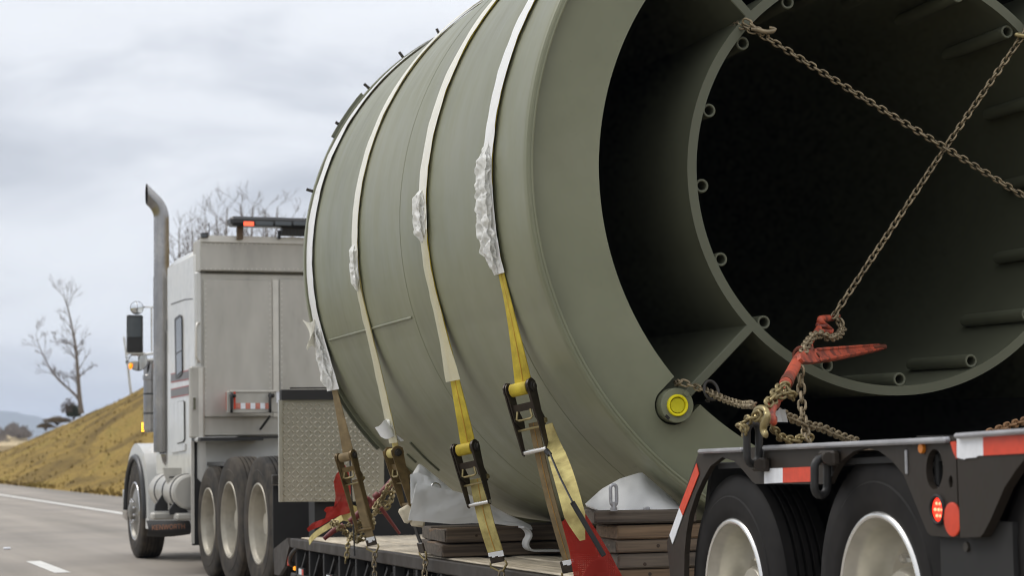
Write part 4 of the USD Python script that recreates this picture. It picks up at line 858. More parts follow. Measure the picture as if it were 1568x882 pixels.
# ------------------------------------------------------------------ tie-down straps
m_web = M('yellow_webbing', srgb(176, 152, 40), 0.75, var=0.22, scale=9, col2=srgb(206, 184, 56), bump=0.0008, bscale=150)
m_web_pale = M('faded_webbing', srgb(160, 142, 84), 0.8, var=0.16, scale=9, col2=srgb(204, 190, 122), bump=0.0008, bscale=150)
m_web_brown = M('dirty_webbing', srgb(128, 110, 78), 0.8, var=0.2, scale=14, bump=0.0008, bscale=150)
m_web_line = M('orange_thread', srgb(190, 138, 52), 0.7, var=0.1)
m_ratchet = M('brown_ratchet_steel', srgb(54, 46, 38), 0.45, metal=0.45, var=0.3, scale=22)
m_ratchet_gold = M('gold_ratchet_steel', srgb(108, 90, 58), 0.45, metal=0.45, var=0.22, scale=22)
m_zinc = M('yellow_zinc', srgb(152, 138, 98), 0.33, metal=0.7, var=0.2, scale=30)
m_chain = M('worn_chain', srgb(128, 115, 92), 0.42, metal=0.55, var=0.35, scale=24)
m_chain_gold = M('gold_chain', srgb(136, 122, 86), 0.36, metal=0.65, var=0.25, scale=24)
m_orange = M('orange_binder_paint', srgb(124, 56, 42), 0.55, var=0.3, scale=14, col2=srgb(178, 78, 52), lo=0.4, hi=0.55)
m_binder_red = M('dark_red_binder', srgb(112, 44, 40), 0.55, var=0.25, scale=20)
m_orange_dk = M('worn_orange', srgb(112, 62, 46), 0.55, metal=0.2, var=0.3, scale=24)
def film(name, col, alpha, rough=0.35, fold=60.0, tl=0.2, bd=0.004):
    return usdkit.material(stage, f'/World/Looks/{name}', {'g': ('geometry', {}), 'n': ('noise_texture', {'scale': fold, 'detail': 3.0}), 'b': ('bump', {'strength': 0.6, 'distance': bd}),
        'p': ('principled_bsdf', {'base_color': col, 'roughness': rough}), 'tl': ('translucent_bsdf', {'color': col}), 'mt': ('mix_closure', {'fac': tl}), 't': ('transparent_bsdf', {}), 'm': ('mix_closure', {'fac': alpha})},
        [('g.position', 'n.vector'), ('n.fac', 'b.height'), ('b.normal', 'p.normal'), ('p.BSDF', 'mt.closure1'), ('tl.BSDF', 'mt.closure2'), ('t.BSDF', 'm.closure1'), ('mt.closure', 'm.closure2')], surface='m.closure')
m_film = film('plastic_film', srgb(244, 242, 232), 0.86, fold=26.0)
m_film_clear = film('thin_plastic_film', srgb(224, 220, 196), 0.50, fold=20.0)
m_film_fold = film('folded_film', srgb(248, 248, 246), 0.93, rough=0.5, fold=12.0, tl=0.55, bd=0.001)
m_film_white = film('white_plastic_film', srgb(246, 246, 245), 0.94, fold=16.0)
def noise1(x, seed): return float(meshkit.noise(A([[x, seed * 3.7, 0.5]]), seed)[0]) - 0.5

def strap(cfg):
    rng = random.Random(cfg['seed'])
    _, y = cyl_px(*cfg['px']); y = cfg.get('y', y); R = rb(y) + 0.008
    C0 = CC + CN * y
    foot = A([XS - 0.012, C0[1], deck_z(C0[1]) - 0.02]); P2 = A([(foot - C0) @ CX, (foot - C0) @ CZ])
    d = np.linalg.norm(P2); ta = math.atan2(P2[1], P2[0]) - math.acos(R / d); ta %= 2 * math.pi
    hoop = lambda a, r=R: C0 + CX * r * math.cos(a) + CZ * r * math.sin(a)
    tp = hoop(ta); dr = unit(foot - tp); L = np.linalg.norm(foot - tp)
    def on_line(v):                                              # distance from the tangent point of the point seen in picture row v
        ts = np.linspace(0, L, 400); q = (tp + ts[:, None] * dr - CO) @ CR.T; rows = PP[1] + FPX * q[:, 1] / q[:, 2]
        return float(np.interp(v, rows, ts))
    w_end = unit(A(cfg.get('face', (0.72, -0.69, 0)), float)); w_end = unit(w_end - dr * (w_end @ dr)); hw = cfg.get('hw', 0.046)
    angs = np.linspace(math.radians(70), ta, 60)
    path = [hoop(a) for a in angs]; wid = [-CN * hw for _ in angs]
    t_r = on_line(cfg['ratchet'])
    for t in np.linspace(0.04, t_r, 14):
        k = min(1, t / max(t_r, 0.2)) ** 1.7; w = unit(-CN * (1 - k) + w_end * k); path.append(tp + dr * t - CX * 0.03 * k); wid.append(w * hw)
    path, wid = A(path), A(wid)
    th = thing('tie_down_strap', cfg['label'], 'strap', foot, 'tie-down straps over the cylinder')
    web = part(th, 'webbing', ribbon(path, wid, 0.004, 3), cfg['web'], smooth=40)
    fr_ = C0 * 0 + A([XR + 0.012, C0[1], deck_z(C0[1]) - 0.02]); p2 = A([(fr_ - C0) @ CX, (fr_ - C0) @ CZ]); tb = math.atan2(p2[1], p2[0]) + math.acos(R / np.linalg.norm(p2))
    far = [fr_, hoop(tb) + (fr_ - hoop(tb)) * 0.5] + [hoop(a) for a in np.linspace(tb, math.radians(70.5), 48)]
    part(th, 'far_webbing', ribbon(far, -CN * hw, 0.004, 3), cfg['web'], smooth=40)
    q = (path - CO) @ CR.T; rows = PP[1] + FPX * q[:, 1] / q[:, 2]; vis = rows > -60
    if cfg.get('thread'):
        i0 = np.argmax(rows > cfg['sleeve_to'] - 5); part(web, 'thread_line', ribbon(path[i0:] + np.cross(np.gradient(path, axis=0)[i0:], wid[i0:]) * 0 + (-CR[2]) * 0.003, wid[i0:] * 0.025, 0.002), m_web_line)
    # the plastic sleeve and its crumpled bunches
    i0, i1 = max(0, np.argmax(vis) - 2), int(np.argmax(rows > cfg['sleeve_to'])) or len(rows) - 1
    s = np.linspace(i0, i1, 90); ip = A([np.interp(s, np.arange(len(path)), path[:, k]) for k in range(3)]).T; iw = A([np.interp(s, np.arange(len(path)), wid[:, k]) for k in range(3)]).T
    ir = np.interp(s, np.arange(len(path)), rows); nrm = np.cross(np.gradient(ip, axis=0), iw); nrm /= np.linalg.norm(nrm, axis=1)[:, None]
    outward = np.sign(np.sum(nrm * (ip - C0), axis=1))[:, None]; nrm = nrm * outward
    sw = cfg.get('sleeve_hw', 1.45)
    g = []
    for i in range(90):
        row = []; f = sw * (1 + 0.35 * noise1(ir[i] * 0.03, cfg['seed'])) * (0.8 if ir[i] > cfg.get('thin_from', 9e9) else 1); off = 0.25 * noise1(ir[i] * 0.02, cfg['seed'] + 9)
        for x in np.linspace(-1, 1, 9):
            h = 0.008 + 0.004 * (1 - x * x) + 0.012 * (noise1(ir[i] * 0.06 + x * 1.4, cfg['seed'] + 3) + 0.1)
            row.append(ip[i] + iw[i] * (x * f + off) + nrm[i] * max(h, 0.008))
        g.append(row)
    cut = int(np.searchsorted(ir, cfg['bunch'][0][1] - 8)) if cfg.get('thin_from') else 90
    part(th, 'plastic_sleeve', patch(g[:cut], 0.0015), cfg.get('film', m_film), smooth=70)
    if cut < 86: part(th, 'plastic_sleeve', patch(g[cut - 1:], 0.0015), m_film_clear, smooth=70)
    for (v0, v1, rad) in cfg.get('bunch', ()):                   # film gathered into folds, three layers
        for lay in range(2):
            a, b = np.interp([v0, v1], ir, s); kn = int(70 + (v1 - v0) * 0.25); ss = np.linspace(a, b, kn); bp = A([np.interp(ss, np.arange(len(path)), path[:, k]) for k in range(3)]).T
            bw = A([np.interp(ss, np.arange(len(path)), wid[:, k]) for k in range(3)]).T; bw /= np.linalg.norm(bw, axis=1)[:, None]; bn = np.cross(np.gradient(bp, axis=0), bw); bn /= np.linalg.norm(bn, axis=1)[:, None]
            bn = bn * np.sign(np.sum(bn * (bp - C0), axis=1))[:, None]; X = np.linspace(-1, 1, 17); T_ = np.linspace(0, 1, kn)
            LT, LX = np.meshgrid(T_ * (v1 - v0) / 90, X, indexing='ij'); sd = cfg['seed'] * 10 + lay
            warp = meshkit.fbm(np.stack([LT * 5, LX * 1.3, LT * 0 + sd], -1), 3, sd) - 0.5
            fold = np.abs(((LT * 2.3 + LX * (0.35 if lay % 2 else -0.35) + warp * 2.0) % 1) - 0.5) * 2
            fine = np.abs(((LT * 6.5 - LX * 0.9 + warp * 3.4 + 0.3 * lay) % 1) - 0.5) * 2
            env = np.minimum(1, np.minimum(0.25 + 5 * T_, 0.35 + 4 * (1 - T_)))[:, None]
            edge = 0.80 + 0.45 * (meshkit.noise(np.stack([LT * 8, np.sign(LX) * 3, LT * 0 + sd], -1), sd + 5) - 0.3)
            h = rad * env * (0.12 + 0.2 * lay + 0.20 * fold * fold * (3 - 2 * fold) * (1 - 0.5 * LX ** 2) + 0.02 * fine)
            G3 = bp[:, None] + bw[:, None] * (LX * edge * rad * env * (1.15 - 0.15 * lay) + rad * (-0.25 + 0.4 * warp))[..., None] + bn[:, None] * h[..., None]
            part(th, 'crumpled_film', patch(G3, 0.001), m_film_fold, smooth=75)
    # ratchet
    O = path[-1] - CX * 0.02; ax_l = unit(dr + (CX * cfg.get('lean', 0.0))); ax_w = unit(wid[-1] - ax_l * (wid[-1] @ ax_l)); ax_n = np.cross(ax_w, ax_l)
    if ax_n @ (CO - O) < 0: ax_n = -ax_n
    G = lambda l, w, n: O + ax_l * l + ax_w * w + ax_n * n
    rl_, mat = cfg.get('rlen', 0.30), cfg.get('rmat', m_ratchet)
    rt = part(th, 'ratchet', lathe([(-0.062, 0.012), (-0.062, 0.02), (0.062, 0.02), (0.062, 0.012)], G(0, 0, 0), ax_w, 14, closed=True), mat, smooth=40)
    part(rt, 'wound_webbing', lathe([(-0.044, 0.012), (-0.045, 0.028), (-0.043, 0.031), (0.043, 0.031), (0.045, 0.028), (0.044, 0.012)], G(0, 0, 0.0), ax_w, 18), cfg['web'], smooth=40)
    sh = sg.Point(0, 0).buffer(0.037).union(sg.Polygon([(-0.02, -0.036), (0.09, -0.03), (rl_, -0.011), (rl_ + 0.008, 0), (rl_, 0.011), (0.10, 0.026), (-0.02, 0.036)])).buffer(0.004)
    fr = sg.Point(0, 0).buffer(0.034).union(sg.Polygon([(-0.01, -0.03), (-0.01, 0.03), (0.10, 0.032), (0.155, 0.056), (0.185, 0.05), (0.19, 0.028), (0.14, -0.02)])).buffer(0.004)
    for sgn in (-1, 1):
        part(rt, 'handle_plate', extrude(sh, G(0, sgn * 0.062, 0), ax_l, -ax_n, 0.006 * (1 if np.cross(ax_l, -ax_n) @ ax_w * sgn > 0 else -1)), mat)
        part(rt, 'frame_plate', extrude(fr, G(0, sgn * 0.053, 0), ax_l, -ax_n, 0.006 * (1 if np.cross(ax_l, -ax_n) @ ax_w * sgn > 0 else -1)), mat)
        part(rt, 'pivot_bolt', lathe([(0, 0.024), (0.008, 0.024), (0.010, 0.014), (0.016, 0.013), (0.016, 0.0005)], G(0, sgn * 0.069, 0), ax_w * sgn, 14), m_steel_dark)
        part(rt, 'frame_bolt', lathe([(0, 0.014), (0.012, 0.012), (0.014, 0.0005)], G(0.168, sgn * 0.06, -0.044), ax_w * sgn, 10), cfg.get('bolt', m_zinc))
    part(rt, 'release_plate', box(G(0.085, 0, 0.012), (0.035, 0.112, 0.006), A([ax_l, ax_w, ax_n])), mat)
    part(rt, 'release_bar', tube([G(0.10, -0.035, 0.016), G(0.135, -0.042, 0.026), G(0.142, -0.03, 0.027), G(0.142, 0.03, 0.027), G(0.135, 0.042, 0.026), G(0.10, 0.035, 0.016)], 0.006, 8), m_zinc, smooth=True)
    part(rt, 'cross_bar', tube([G(0.19, -0.062, 0), G(0.19, 0.062, 0)], 0.006, 8), m_zinc)
    part(rt, 'grip', tube([G(rl_ - 0.004, -0.07, 0), G(rl_ - 0.004, 0.07, 0)], 0.011, 12), cfg.get('grip', m_rimlip), smooth=40)
    # lower webbing, hook and chain
    s0 = G(0.168, 0, -0.044); e0 = foot - dr * 0.12 - CX * 0.03
    ts = np.linspace(0, 1, 14); low = A([s0 + (e0 - s0) * t + ax_n * 0.02 * math.sin(math.pi * t) for t in ts]); tw = cfg.get('twist', 0.0)
    lw = A([unit(wid[-1]) * math.cos(tw * t) + ax_n * math.sin(tw * t) for t in ts]) * hw * cfg.get('low_hw', 1.0)
    lb2 = part(th, 'lower_webbing', ribbon(low, lw, 0.006, 3), cfg.get('web_low', cfg['web']), smooth=40)
    if cfg.get('thread'): part(lb2, 'thread_line', ribbon(low - CR[2] * 0.004, lw * 0.03, 0.002), m_web_line)
    for k in range(5):                                           # frayed end
        w = -0.8 + 0.4 * k; part(lb2, 'frayed_end', ribbon([e0 + lw[-1] * w - ax_n * 0 - CR[2] * 0.008, e0 + lw[-1] * w + dr * rng.uniform(0.015, 0.04) - CR[2] * 0.01], unit(lw[-1]) * 0.009, 0.003), m_film_white)
    hk = part(th, 'hook', box(e0 + dr * 0.03, (0.06, 0.085, 0.012), A([dr, unit(lw[-1]), np.cross(dr, unit(lw[-1]))]), 0.004), m_ratchet)
    u_ = unit(lw[-1]); h0 = e0 + dr * 0.055; h1 = foot + A([-0.025, 0, 0.01])
    part(hk, 'hook_wire', [tube([h0 + u_ * 0.045, h0 + u_ * 0.05 + dr * 0.02, h1 + u_ * 0.006], 0.0065, 8), tube([h0 - u_ * 0.045, h0 - u_ * 0.05 + dr * 0.02, h1 - u_ * 0.006], 0.0065, 8)], m_zinc, smooth=True)
    chain(th, [h1, h1 + A([-0.012, -0.02, -0.06]), h1 + A([-0.012, -0.06, -0.30])], m_chain, 0.036, 0.006, 0.014, seed=cfg['seed'], name='chain_link')
    cfg.update(foot=foot, G=G, dr=dr, low=low)
    return th
S = [dict(seed=1, px=(484, 400), label='leftmost strap, in white plastic sleeve beside the front flange, with brown webbing below', web=m_web_brown, ratchet=700, y=LEN - 0.14, sleeve_to=597, film=m_film_white, sleeve_hw=2.5, bunch=((492, 600, 0.10),), rmat=m_ratchet_gold, rlen=0.52, hw=0.045, grip=m_ratchet_gold, low_hw=0.7),
     dict(seed=2, px=(547, 345), label='second strap from the left, pale yellow in clear plastic, its ratchet seen side-on', web=m_web_pale, ratchet=694, sleeve_to=668, thin_from=400, film=m_film, sleeve_hw=1.85, bunch=((372, 445, 0.075), (640, 672, 0.05)), rmat=m_ratchet_gold, rlen=0.33, grip=m_ratchet_gold, low_hw=0.45, web_low=m_black, face=(0.2, -0.98, 0)),
     dict(seed=3, px=(652, 285), label='third strap from the left, yellow, with crumpled plastic bunch and hook above the wooden deck', web=m_web, ratchet=688, sleeve_to=578, thin_from=365, sleeve_hw=1.95, bunch=((288, 370, 0.088),), thread=True, web_low=m_web_pale),
     dict(seed=4, px=(757, 190), label='rightmost strap, yellow, nearest the open end, with largest plastic bunch and red flag', web=m_web, ratchet=596, sleeve_to=418, sleeve_hw=1.9, film=m_film_white, bunch=((215, 422, 0.105),), thread=True, web_low=m_web_brown, low_hw=0.55)]
for cfg in S: st_ = strap(cfg)
tl4 = [at_y(u, v, y) for u, v, y in ((838, 650, 8.78), (846, 676, 8.70), (859, 716, 8.36), (872, 760, 8.14), (883, 800, 8.08), (892, 828, 8.07))]
tw4 = [unit(A([math.cos(t), -math.sin(t) * 0.8, 0.2])) * w for t, w in zip(np.linspace(1.1, 0.25, 26), np.r_[np.linspace(0.03, 0.046, 8), np.full(15, 0.046), [0.036, 0.024, 0.012]])]
part(st_, 'loose_tail', ribbon(spline(tl4, 26), A(tw4), 0.004, 3), m_web_pale, smooth=40)
g = []
for i, t in enumerate(np.linspace(0, 1, 10)):                     # loose film end on the leftmost strap
    g.append([at_y(463 + 30 * x + 12 * t + 6 * math.sin(5 * t + 2 * x), 490 + 46 * t - 4 * x + 6 * math.sin(7 * x + 3 * t), 13.35) + A([0, -0.05 * math.sin(6 * x + 2 * t), 0]) for x in np.linspace(0, 1, 10)])
solid('plastic_scrap', patch(g, 0.002), m_film, 'torn loose end of plastic film fluttering left of the cylinder flange', 'plastic film', smooth=60)
g = []
for i, t in enumerate(np.linspace(0, 1, 9)):
    g.append([at_y(574 + (30 + 8 * t) * x + 9 * t, 655 + 14 * t + 5 * x - 12 * math.sin(math.pi * x) * (1 - t) + 3 * math.sin(9 * x), 11.75) + A([0, -0.04 * math.sin(5 * x), 0]) for x in np.linspace(0, 1, 9)])
solid('plastic_scrap', patch(g, 0.002), m_film_white, 'flared end of clear sleeve just above the side-on ratchet', 'plastic film', smooth=60)
# pale edge pads on the second strap
ep = S[1]['low'][8]
for k, (dx, dz, rot) in enumerate(((-0.035, 0.03, 0.5), (0.03, 0.0, -0.15))):
    c_, s_ = math.cos(rot), math.sin(rot); axs = A([CX * c_ + CZ * s_, CN, -CX * s_ + CZ * c_])
    solid('edge_pad', box(ep + CX * dx + A([0, -0.03, dz]), (0.085, 0.05, 0.10), axs, 0.012), M(f'pad_{k}', srgb(206, 196, 172), 0.8, var=0.1, scale=20), ('left', 'right')[k] + ' pale foam edge pad on the black end of the second strap', 'edge pad', smooth=40)

m_knot = M('wood_knot', srgb(62, 50, 40), 0.85, var=0.2)
# ------------------------------------------------------------------ timbers and foam under the cylinder
def timber(name, label, x0, x1, y0, y1, z0, z1, k, cat_='timber', group=None):
    t = thing(name, label, cat_, ((x0 + x1) / 2, (y0 + y1) / 2, z0), group)
    v, f = box(((x0 + x1) / 2, (y0 + y1) / 2, (z0 + z1) / 2), (x1 - x0, y1 - y0, z1 - z0), bevel=0.007); v = v + (meshkit.noise(v * 9 + k, k)[:, None] - 0.5) * 0.022
    part(t, 'beam', (v, f), m_timber[k % 3])
    part(t, 'end_grain', box((x0 - 0.001, (y0 + y1) / 2, (z0 + z1) / 2), (0.004, y1 - y0 - 0.016, z1 - z0 - 0.016)), m_endgrain)
    kn = random.Random(k)
    for _ in range(2):
        p = A([x0 + kn.uniform(0.1, 0.5), y0 - 0.001, (z0 + z1) / 2 + kn.uniform(-.015, .015)]); part(t, 'knot', lathe([(0.0, .0005), (0.0006, .005), (0, .008), (-.004, .009)], p, (0, -1, 0), 10), m_knot)
dz = lambda y: deck_z(y) + 0.001
for j in range(3):
    for i in range(2):
        y0 = 11.66 + 0.24 * j; z0 = dz(11.66) + 0.003 + 0.088 * i
        timber('timber', ('lower', 'upper')[i] + ' timber of the left block under the cylinder, ' + ('nearest to the viewer', 'in the middle row', 'in the far row')[j], 2.84 + 0.02 * i + 0.01 * j, 4.9, y0, y0 + 0.225, z0, z0 + 0.084, 3 * i + j)
for i in range(5):
    y0 = 8.25; z0 = dz(8.3) + 0.003 + i * 0.0665; top = i == 4
    timber('timber', ('bottom', 'second from bottom', 'middle', 'second from top', 'topmost')[i] + ' timber of the wedge stack left of the trailer wheel arch', 2.70 if top else 2.80 + 0.008 * (i % 2), 3.18 if top else 3.34 if i == 3 else 3.5, y0 - (0.01 if top else 0), y0 + 0.3, z0, z0 + 0.062, i + 1)
#ztop
ztop = dz(8.3) + 0.003 + 5 * 0.0665
m_foam = film('white_foam', srgb(226, 226, 224), 0.96, rough=0.75, fold=14.0)
eb = at_y(940, 783, 8.22)
e = thing('eye_bolt', 'grey steel eye bolt standing on the topmost timber in front of the foam', 'eye bolt', eb)
part(e, 'eye', link(eb + A([0, 0, 0.07]), (0, 0, 1), (1, .3, 0), 0.075, 0.008, 0.016, 8, 8), m_lip, smooth=True)
part(e, 'shank', lathe([(0, 0.0005), (0, 0.016), (0.014, 0.016), (0.016, 0.012), (0.04, 0.012), (0.04, 0.0005)], eb, (0, 0, 1), 12), m_lip, smooth=30)
nt = at_y(990, 782, 8.26); solid('bolt_nut', box(nt + A([0, 0, 0.006]), (0.026, 0.026, 0.02), bevel=0.004), m_lip, 'small square nut on the topmost timber right of the eye bolt', 'nut')
def edge_patch(bot, top, ys, n=16, k=7, curl=0.0):
    def lin(pp, n):
        pp = A(pp, float); q_ = np.r_[0, np.cumsum(np.linalg.norm(np.diff(pp, axis=0), axis=1))]; t_ = np.linspace(0, q_[-1], n); return A([np.interp(t_, q_, pp[:, k]) for k in range(2)]).T
    n *= 2; k *= 2; b, t = lin(bot, n), lin(top, n); g = []; sd = int(bot[0][0])
    for i in range(k):
        s_ = i / (k - 1); w_ = meshkit.fbm(np.c_[np.linspace(0, 5, n), np.full(n, s_ * 1.6), np.full(n, sd)], 3, sd) - 0.5; cr = np.abs((np.linspace(0, 3.3, n) + s_ * 0.8 + w_) % 1 - 0.5) - 0.25
        g.append([at_y(*(b[j] * (1 - s_) + t[j] * s_)[:2], ys[0] + (ys[1] - ys[0]) * s_ - curl * math.sin(math.pi * s_) + 0.045 * w_[j] + 0.03 * cr[j] * s_) for j in range(n)])
    return patch(g, 0.006)
solid('foam_sheet', edge_patch([(898, 776), (915, 783), (960, 784), (1000, 784), (1046, 784)], [(897, 774), (922, 751), (950, 735), (982, 725), (1046, 780)], (8.27, 8.45), curl=0.03), m_foam, 'curled white foam sheet on the wedge timbers behind the eye bolt', 'foam sheet', smooth=60)
lfo = [([(625, 797), (655, 800), (690, 803), (744, 801), (775, 805), (798, 806), (815, 812)], [(637, 742), (655, 744), (672, 748), (715, 757), (744, 770), (772, 786), (812, 806)], (11.58, 11.60), 'front flap of white foam hanging over the left timber block'),
       ([(629, 772), (640, 770), (660, 765), (690, 768), (712, 768)], [(628, 728), (640, 724), (660, 733), (685, 748), (712, 764)], (11.64, 11.70), 'folded middle layer of white foam behind the front flap'),
       ([(634, 745), (650, 745), (675, 750), (704, 766)], [(633, 726), (642, 711), (668, 732), (706, 764)], (11.78, 11.84), 'pointed upper corner of white foam against the cylinder')]
for b, t, ys, lb_ in lfo: solid('foam_sheet', edge_patch(b, t, ys, 18, 7, 0.01), m_foam, lb_, 'foam sheet', smooth=60)
prof = [(798, 806), (808, 812), (811, 822), (806, 832), (808, 839), (820, 842), (845, 842), (872, 842)]
pp_ = spline([at_y(u, v, 11.56) for u, v in prof], 26); solid('foam_sheet', ribbon(pp_, A([0, 0.06, 0]), 0.012, 3), m_foam, 'rolled lower edge of white foam lying on the deck right of the flap', 'foam sheet', smooth=60)
rc = at_y(667, 748, 11.62); solid('steel_ring', tube([rc + A([0.03 * math.cos(t), 0.004 * math.cos(t), 0.03 * math.sin(t)]) for t in np.linspace(0, 2 * np.pi, 20)[:-1]], 0.006, 8, closed=True), m_chrome, 'small bright steel ring sitting in the left foam', 'ring', smooth=True)

# ------------------------------------------------------------------ chains across the open end
def face(u, v, dy=-0.05): return on(u, v, CC + CN * dy, CN)
ch = thing('chain', 'long brown chain running from upper left to lower right across the open end', 'chain', face(1300, 120), 'chains across the open end')
chain(ch, [face(1166, 52), face(1300, 136), face(1447, 226, -0.07), face(1640, 345)], m_chain, seed=1)
hk = part(ch, 'grab_hook', tube(spline([face(1150, 44, -0.06), face(1163, 46, -0.07), face(1180, 48, -0.07), face(1187, 45, -0.07), face(1178, 42, -0.06)], 14), [0.008] * 2 + [0.012] * 8 + [0.008] * 4, 8), m_chain, smooth=True)
chain(ch, [face(1139, 31, -0.03), face(1150, 36, -0.05), face(1160, 44, -0.05), face(1168, 52, -0.05)], m_chain, seed=7)
chain(ch, [face(1157, 47, -0.05), face(1143, 44, -0.04), face(1131, 36, 0.02), on(1112, 44, CC + CN * 0.35, CN), on(1085, 58, CC + CN * 0.9, CN), on(1060, 70, CC + CN * 1.4, CN)], m_chain, seed=3)
DR = at_x(1153, 684, XS - 0.05)                                   # first lashing ring
cb = thing('chain', 'long brown chain running from upper right down to the orange binder', 'chain', face(1400, 290), 'chains across the open end')
bt = face(1271, 492, -0.12)
chain(cb, [face(1640, -60), face(1563, 58), face(1447, 226, -0.045), bt + (face(1447, 226, -0.045) - bt) * 0.02], m_chain, seed=2, twist=0.6)
part(cb, 'grab_hook', tube(spline([face(1562, 52), face(1556, 53, -0.07), face(1575, 55, -0.07), face(1592, 54, -0.06)], 10), 0.011, 8), m_zinc, smooth=True)

# binder: orange ratchet load binder between that chain and the ring
be = at_x(1180, 640, XS + 0.02)
ln = lambda t: bt + (be - bt) * t
def bpt(u, v):                                                    # point of the binder's own plane seen at a pixel
    n = np.cross(unit(be - bt), unit(np.cross(unit(be - bt), CR[2]))); return on(u, v, bt, n)
bd = thing('chain_binder', 'worn orange ratchet chain binder with tapered handle pointing right', 'chain binder', bpt(1220, 555))
d_b = unit(be - bt)
part(bd, 'barrel', tube([bpt(1237, 530), bpt(1222, 552), bpt(1207, 580), bpt(1200, 592)], [0.023, 0.024, 0.024, 0.022], 16), m_orange, smooth=40)
part(bd, 'barrel_band', tube([bpt(1206, 582), bpt(1203.5, 587)], 0.0265, 16), m_orange_dk, smooth=40)
part(bd, 'barrel_band', tube([bpt(1235, 533), bpt(1233, 537)], 0.026, 16), m_orange_dk, smooth=40)
part(bd, 'end_screw', tube([bpt(1254, 503), bpt(1236, 531)], 0.014, 12), m_orange, smooth=40)
part(bd, 'end_screw', tube([bpt(1201, 590), bpt(1193, 604)], 0.014, 12), m_orange, smooth=40)
hp = [bpt(u, v) for u, v in ((1215, 556), (1214, 548), (1222, 543), (1240, 541), (1270, 540), (1336, 533), (1346, 534), (1348, 538), (1343, 541), (1275, 556), (1243, 561), (1228, 562), (1219, 561))]
nrm_b = unit(np.cross(hp[4] - hp[0], hp[9] - hp[0])); nrm_b = nrm_b if nrm_b @ (CO - hp[0]) > 0 else -nrm_b
hd = part(bd, 'handle', slab([p + nrm_b * 0.018 for p in hp], nrm_b, 0.018), m_orange, label='tapered orange handle worn to bare steel at its tip')
part(hd, 'handle_rib', [tube([bpt(1240, 542.5) + nrm_b * .036, bpt(1336, 534) + nrm_b * .036], [0.008, 0.005], 8), tube([bpt(1243, 559) + nrm_b * .036, bpt(1340, 540) + nrm_b * .036], [0.008, 0.005], 8), tube([bpt(1345, 535.5) + nrm_b * .03, bpt(1340, 538) + nrm_b * .03], 0.011, 8)], m_orange, smooth=True)
part(hd, 'handle_tip', tube([bpt(1328, 537.5) + nrm_b * .03, bpt(1346, 536.5) + nrm_b * .03], [0.011, 0.014], 10), m_orange_dk, smooth=True)
part(hd, 'pawl_pin', lathe([(0, .0005), (0, .012), (-.02, .012)], bpt(1241, 551) + nrm_b * .042, nrm_b, 12), m_orange_dk)
part(bd, 'gear', [lathe([(-0.014, 0.024), (-0.014, 0.034), (0.014, 0.034), (0.014, 0.024)], bpt(1226, 543), d_b, 14), box(bpt(1234, 541) + nrm_b * .03, (0.05, 0.03, 0.012), A([d_b, np.cross(nrm_b, d_b), nrm_b]), 0.004)], m_orange_dk)
part(bd, 'end_link', link((bpt(1254, 503) + bpt(1262, 492)) / 2, bpt(1262, 492) - bpt(1254, 503), CX, 0.05, 0.008, 0.018, 8, 8), m_orange, smooth=True)
part(bd, 'end_link', link(bpt(1190, 609), bpt(1190, 614) - bpt(1196, 602), CX, 0.05, 0.008, 0.018, 8, 8), m_orange, smooth=True)
part(bd, 'upper_hook', tube(spline([bpt(1256, 507), bpt(1262, 497), bpt(1256, 492), bpt(1262, 488), bpt(1272, 487), bpt(1284, 484)], 16), [0.012] * 5 + [0.016] * 7 + [0.011] * 4, 10), m_orange, smooth=True)
part(bd, 'lower_hook', tube(spline([bpt(1190, 612), bpt(1184, 622), bpt(1180, 634), bpt(1183, 645), bpt(1187, 640)], 16), np.r_[np.linspace(0.013, 0.022, 9), np.linspace(0.02, 0.008, 7)], 10), m_orange, smooth=True)
lc = thing('chain', 'loose chain tail looped round the top of the orange binder', 'chain', bpt(1260, 510))
n3 = nrm_b * 0.03
chain(lc, [bpt(1274, 484) + n3 * .5, bpt(1276, 497) + n3, bpt(1283, 507) + n3, bpt(1276, 519) + n3, bpt(1262, 524) + n3, bpt(1247, 517) + n3, bpt(1234, 521) + n3, bpt(1225, 534) + n3, bpt(1221, 545) + n3], m_chain, pitch=0.038, wire=0.006, wid=0.015, seed=5)
hc = thing('chain', 'dull chain hanging straight down behind the orange binder handle', 'chain', at_y(1228, 620, 7.25))
chain(hc, [at_y(1225, 562, 7.2), at_y(1227, 600, 7.2), at_y(1229, 640, 7.15), at_y(1232, 658, 7.1), at_y(1238, 676, 7.05)], m_chain, pitch=0.036, wire=0.006, wid=0.014, seed=6)
tc = thing('chain', 'brown chain from the round trunnion plug to the gold hook', 'chain', face(1100, 600))
g0 = at_x(1163, 640, XS - 0.02)
chain(tc, [on(1034, 588, CC + CN * 0.10, CN), face(1043, 585, -0.03), face(1058, 590, -0.05), face(1080, 598, -0.12), face(1110, 612, -0.4), face(1135, 620, -0.7), g0 + A([0.02, .1, .05])], m_chain, seed=8)
part(tc, 'ring', tube([face(1089, 598, -0.16) + A([0.032 * math.cos(t), 0.02 * math.sin(t), 0.042 * math.sin(t)]) for t in np.linspace(0, 2 * np.pi, 20)[:-1]], 0.008, 8, closed=True), m_steel_dark, smooth=True)
part(tc, 'tag_wire', tube(spline([face(1086, 603, -.15), face(1083, 610, -.15), face(1086, 616, -.14), face(1080, 613, -.14)], 8), 0.004, 6), m_steel_dark)
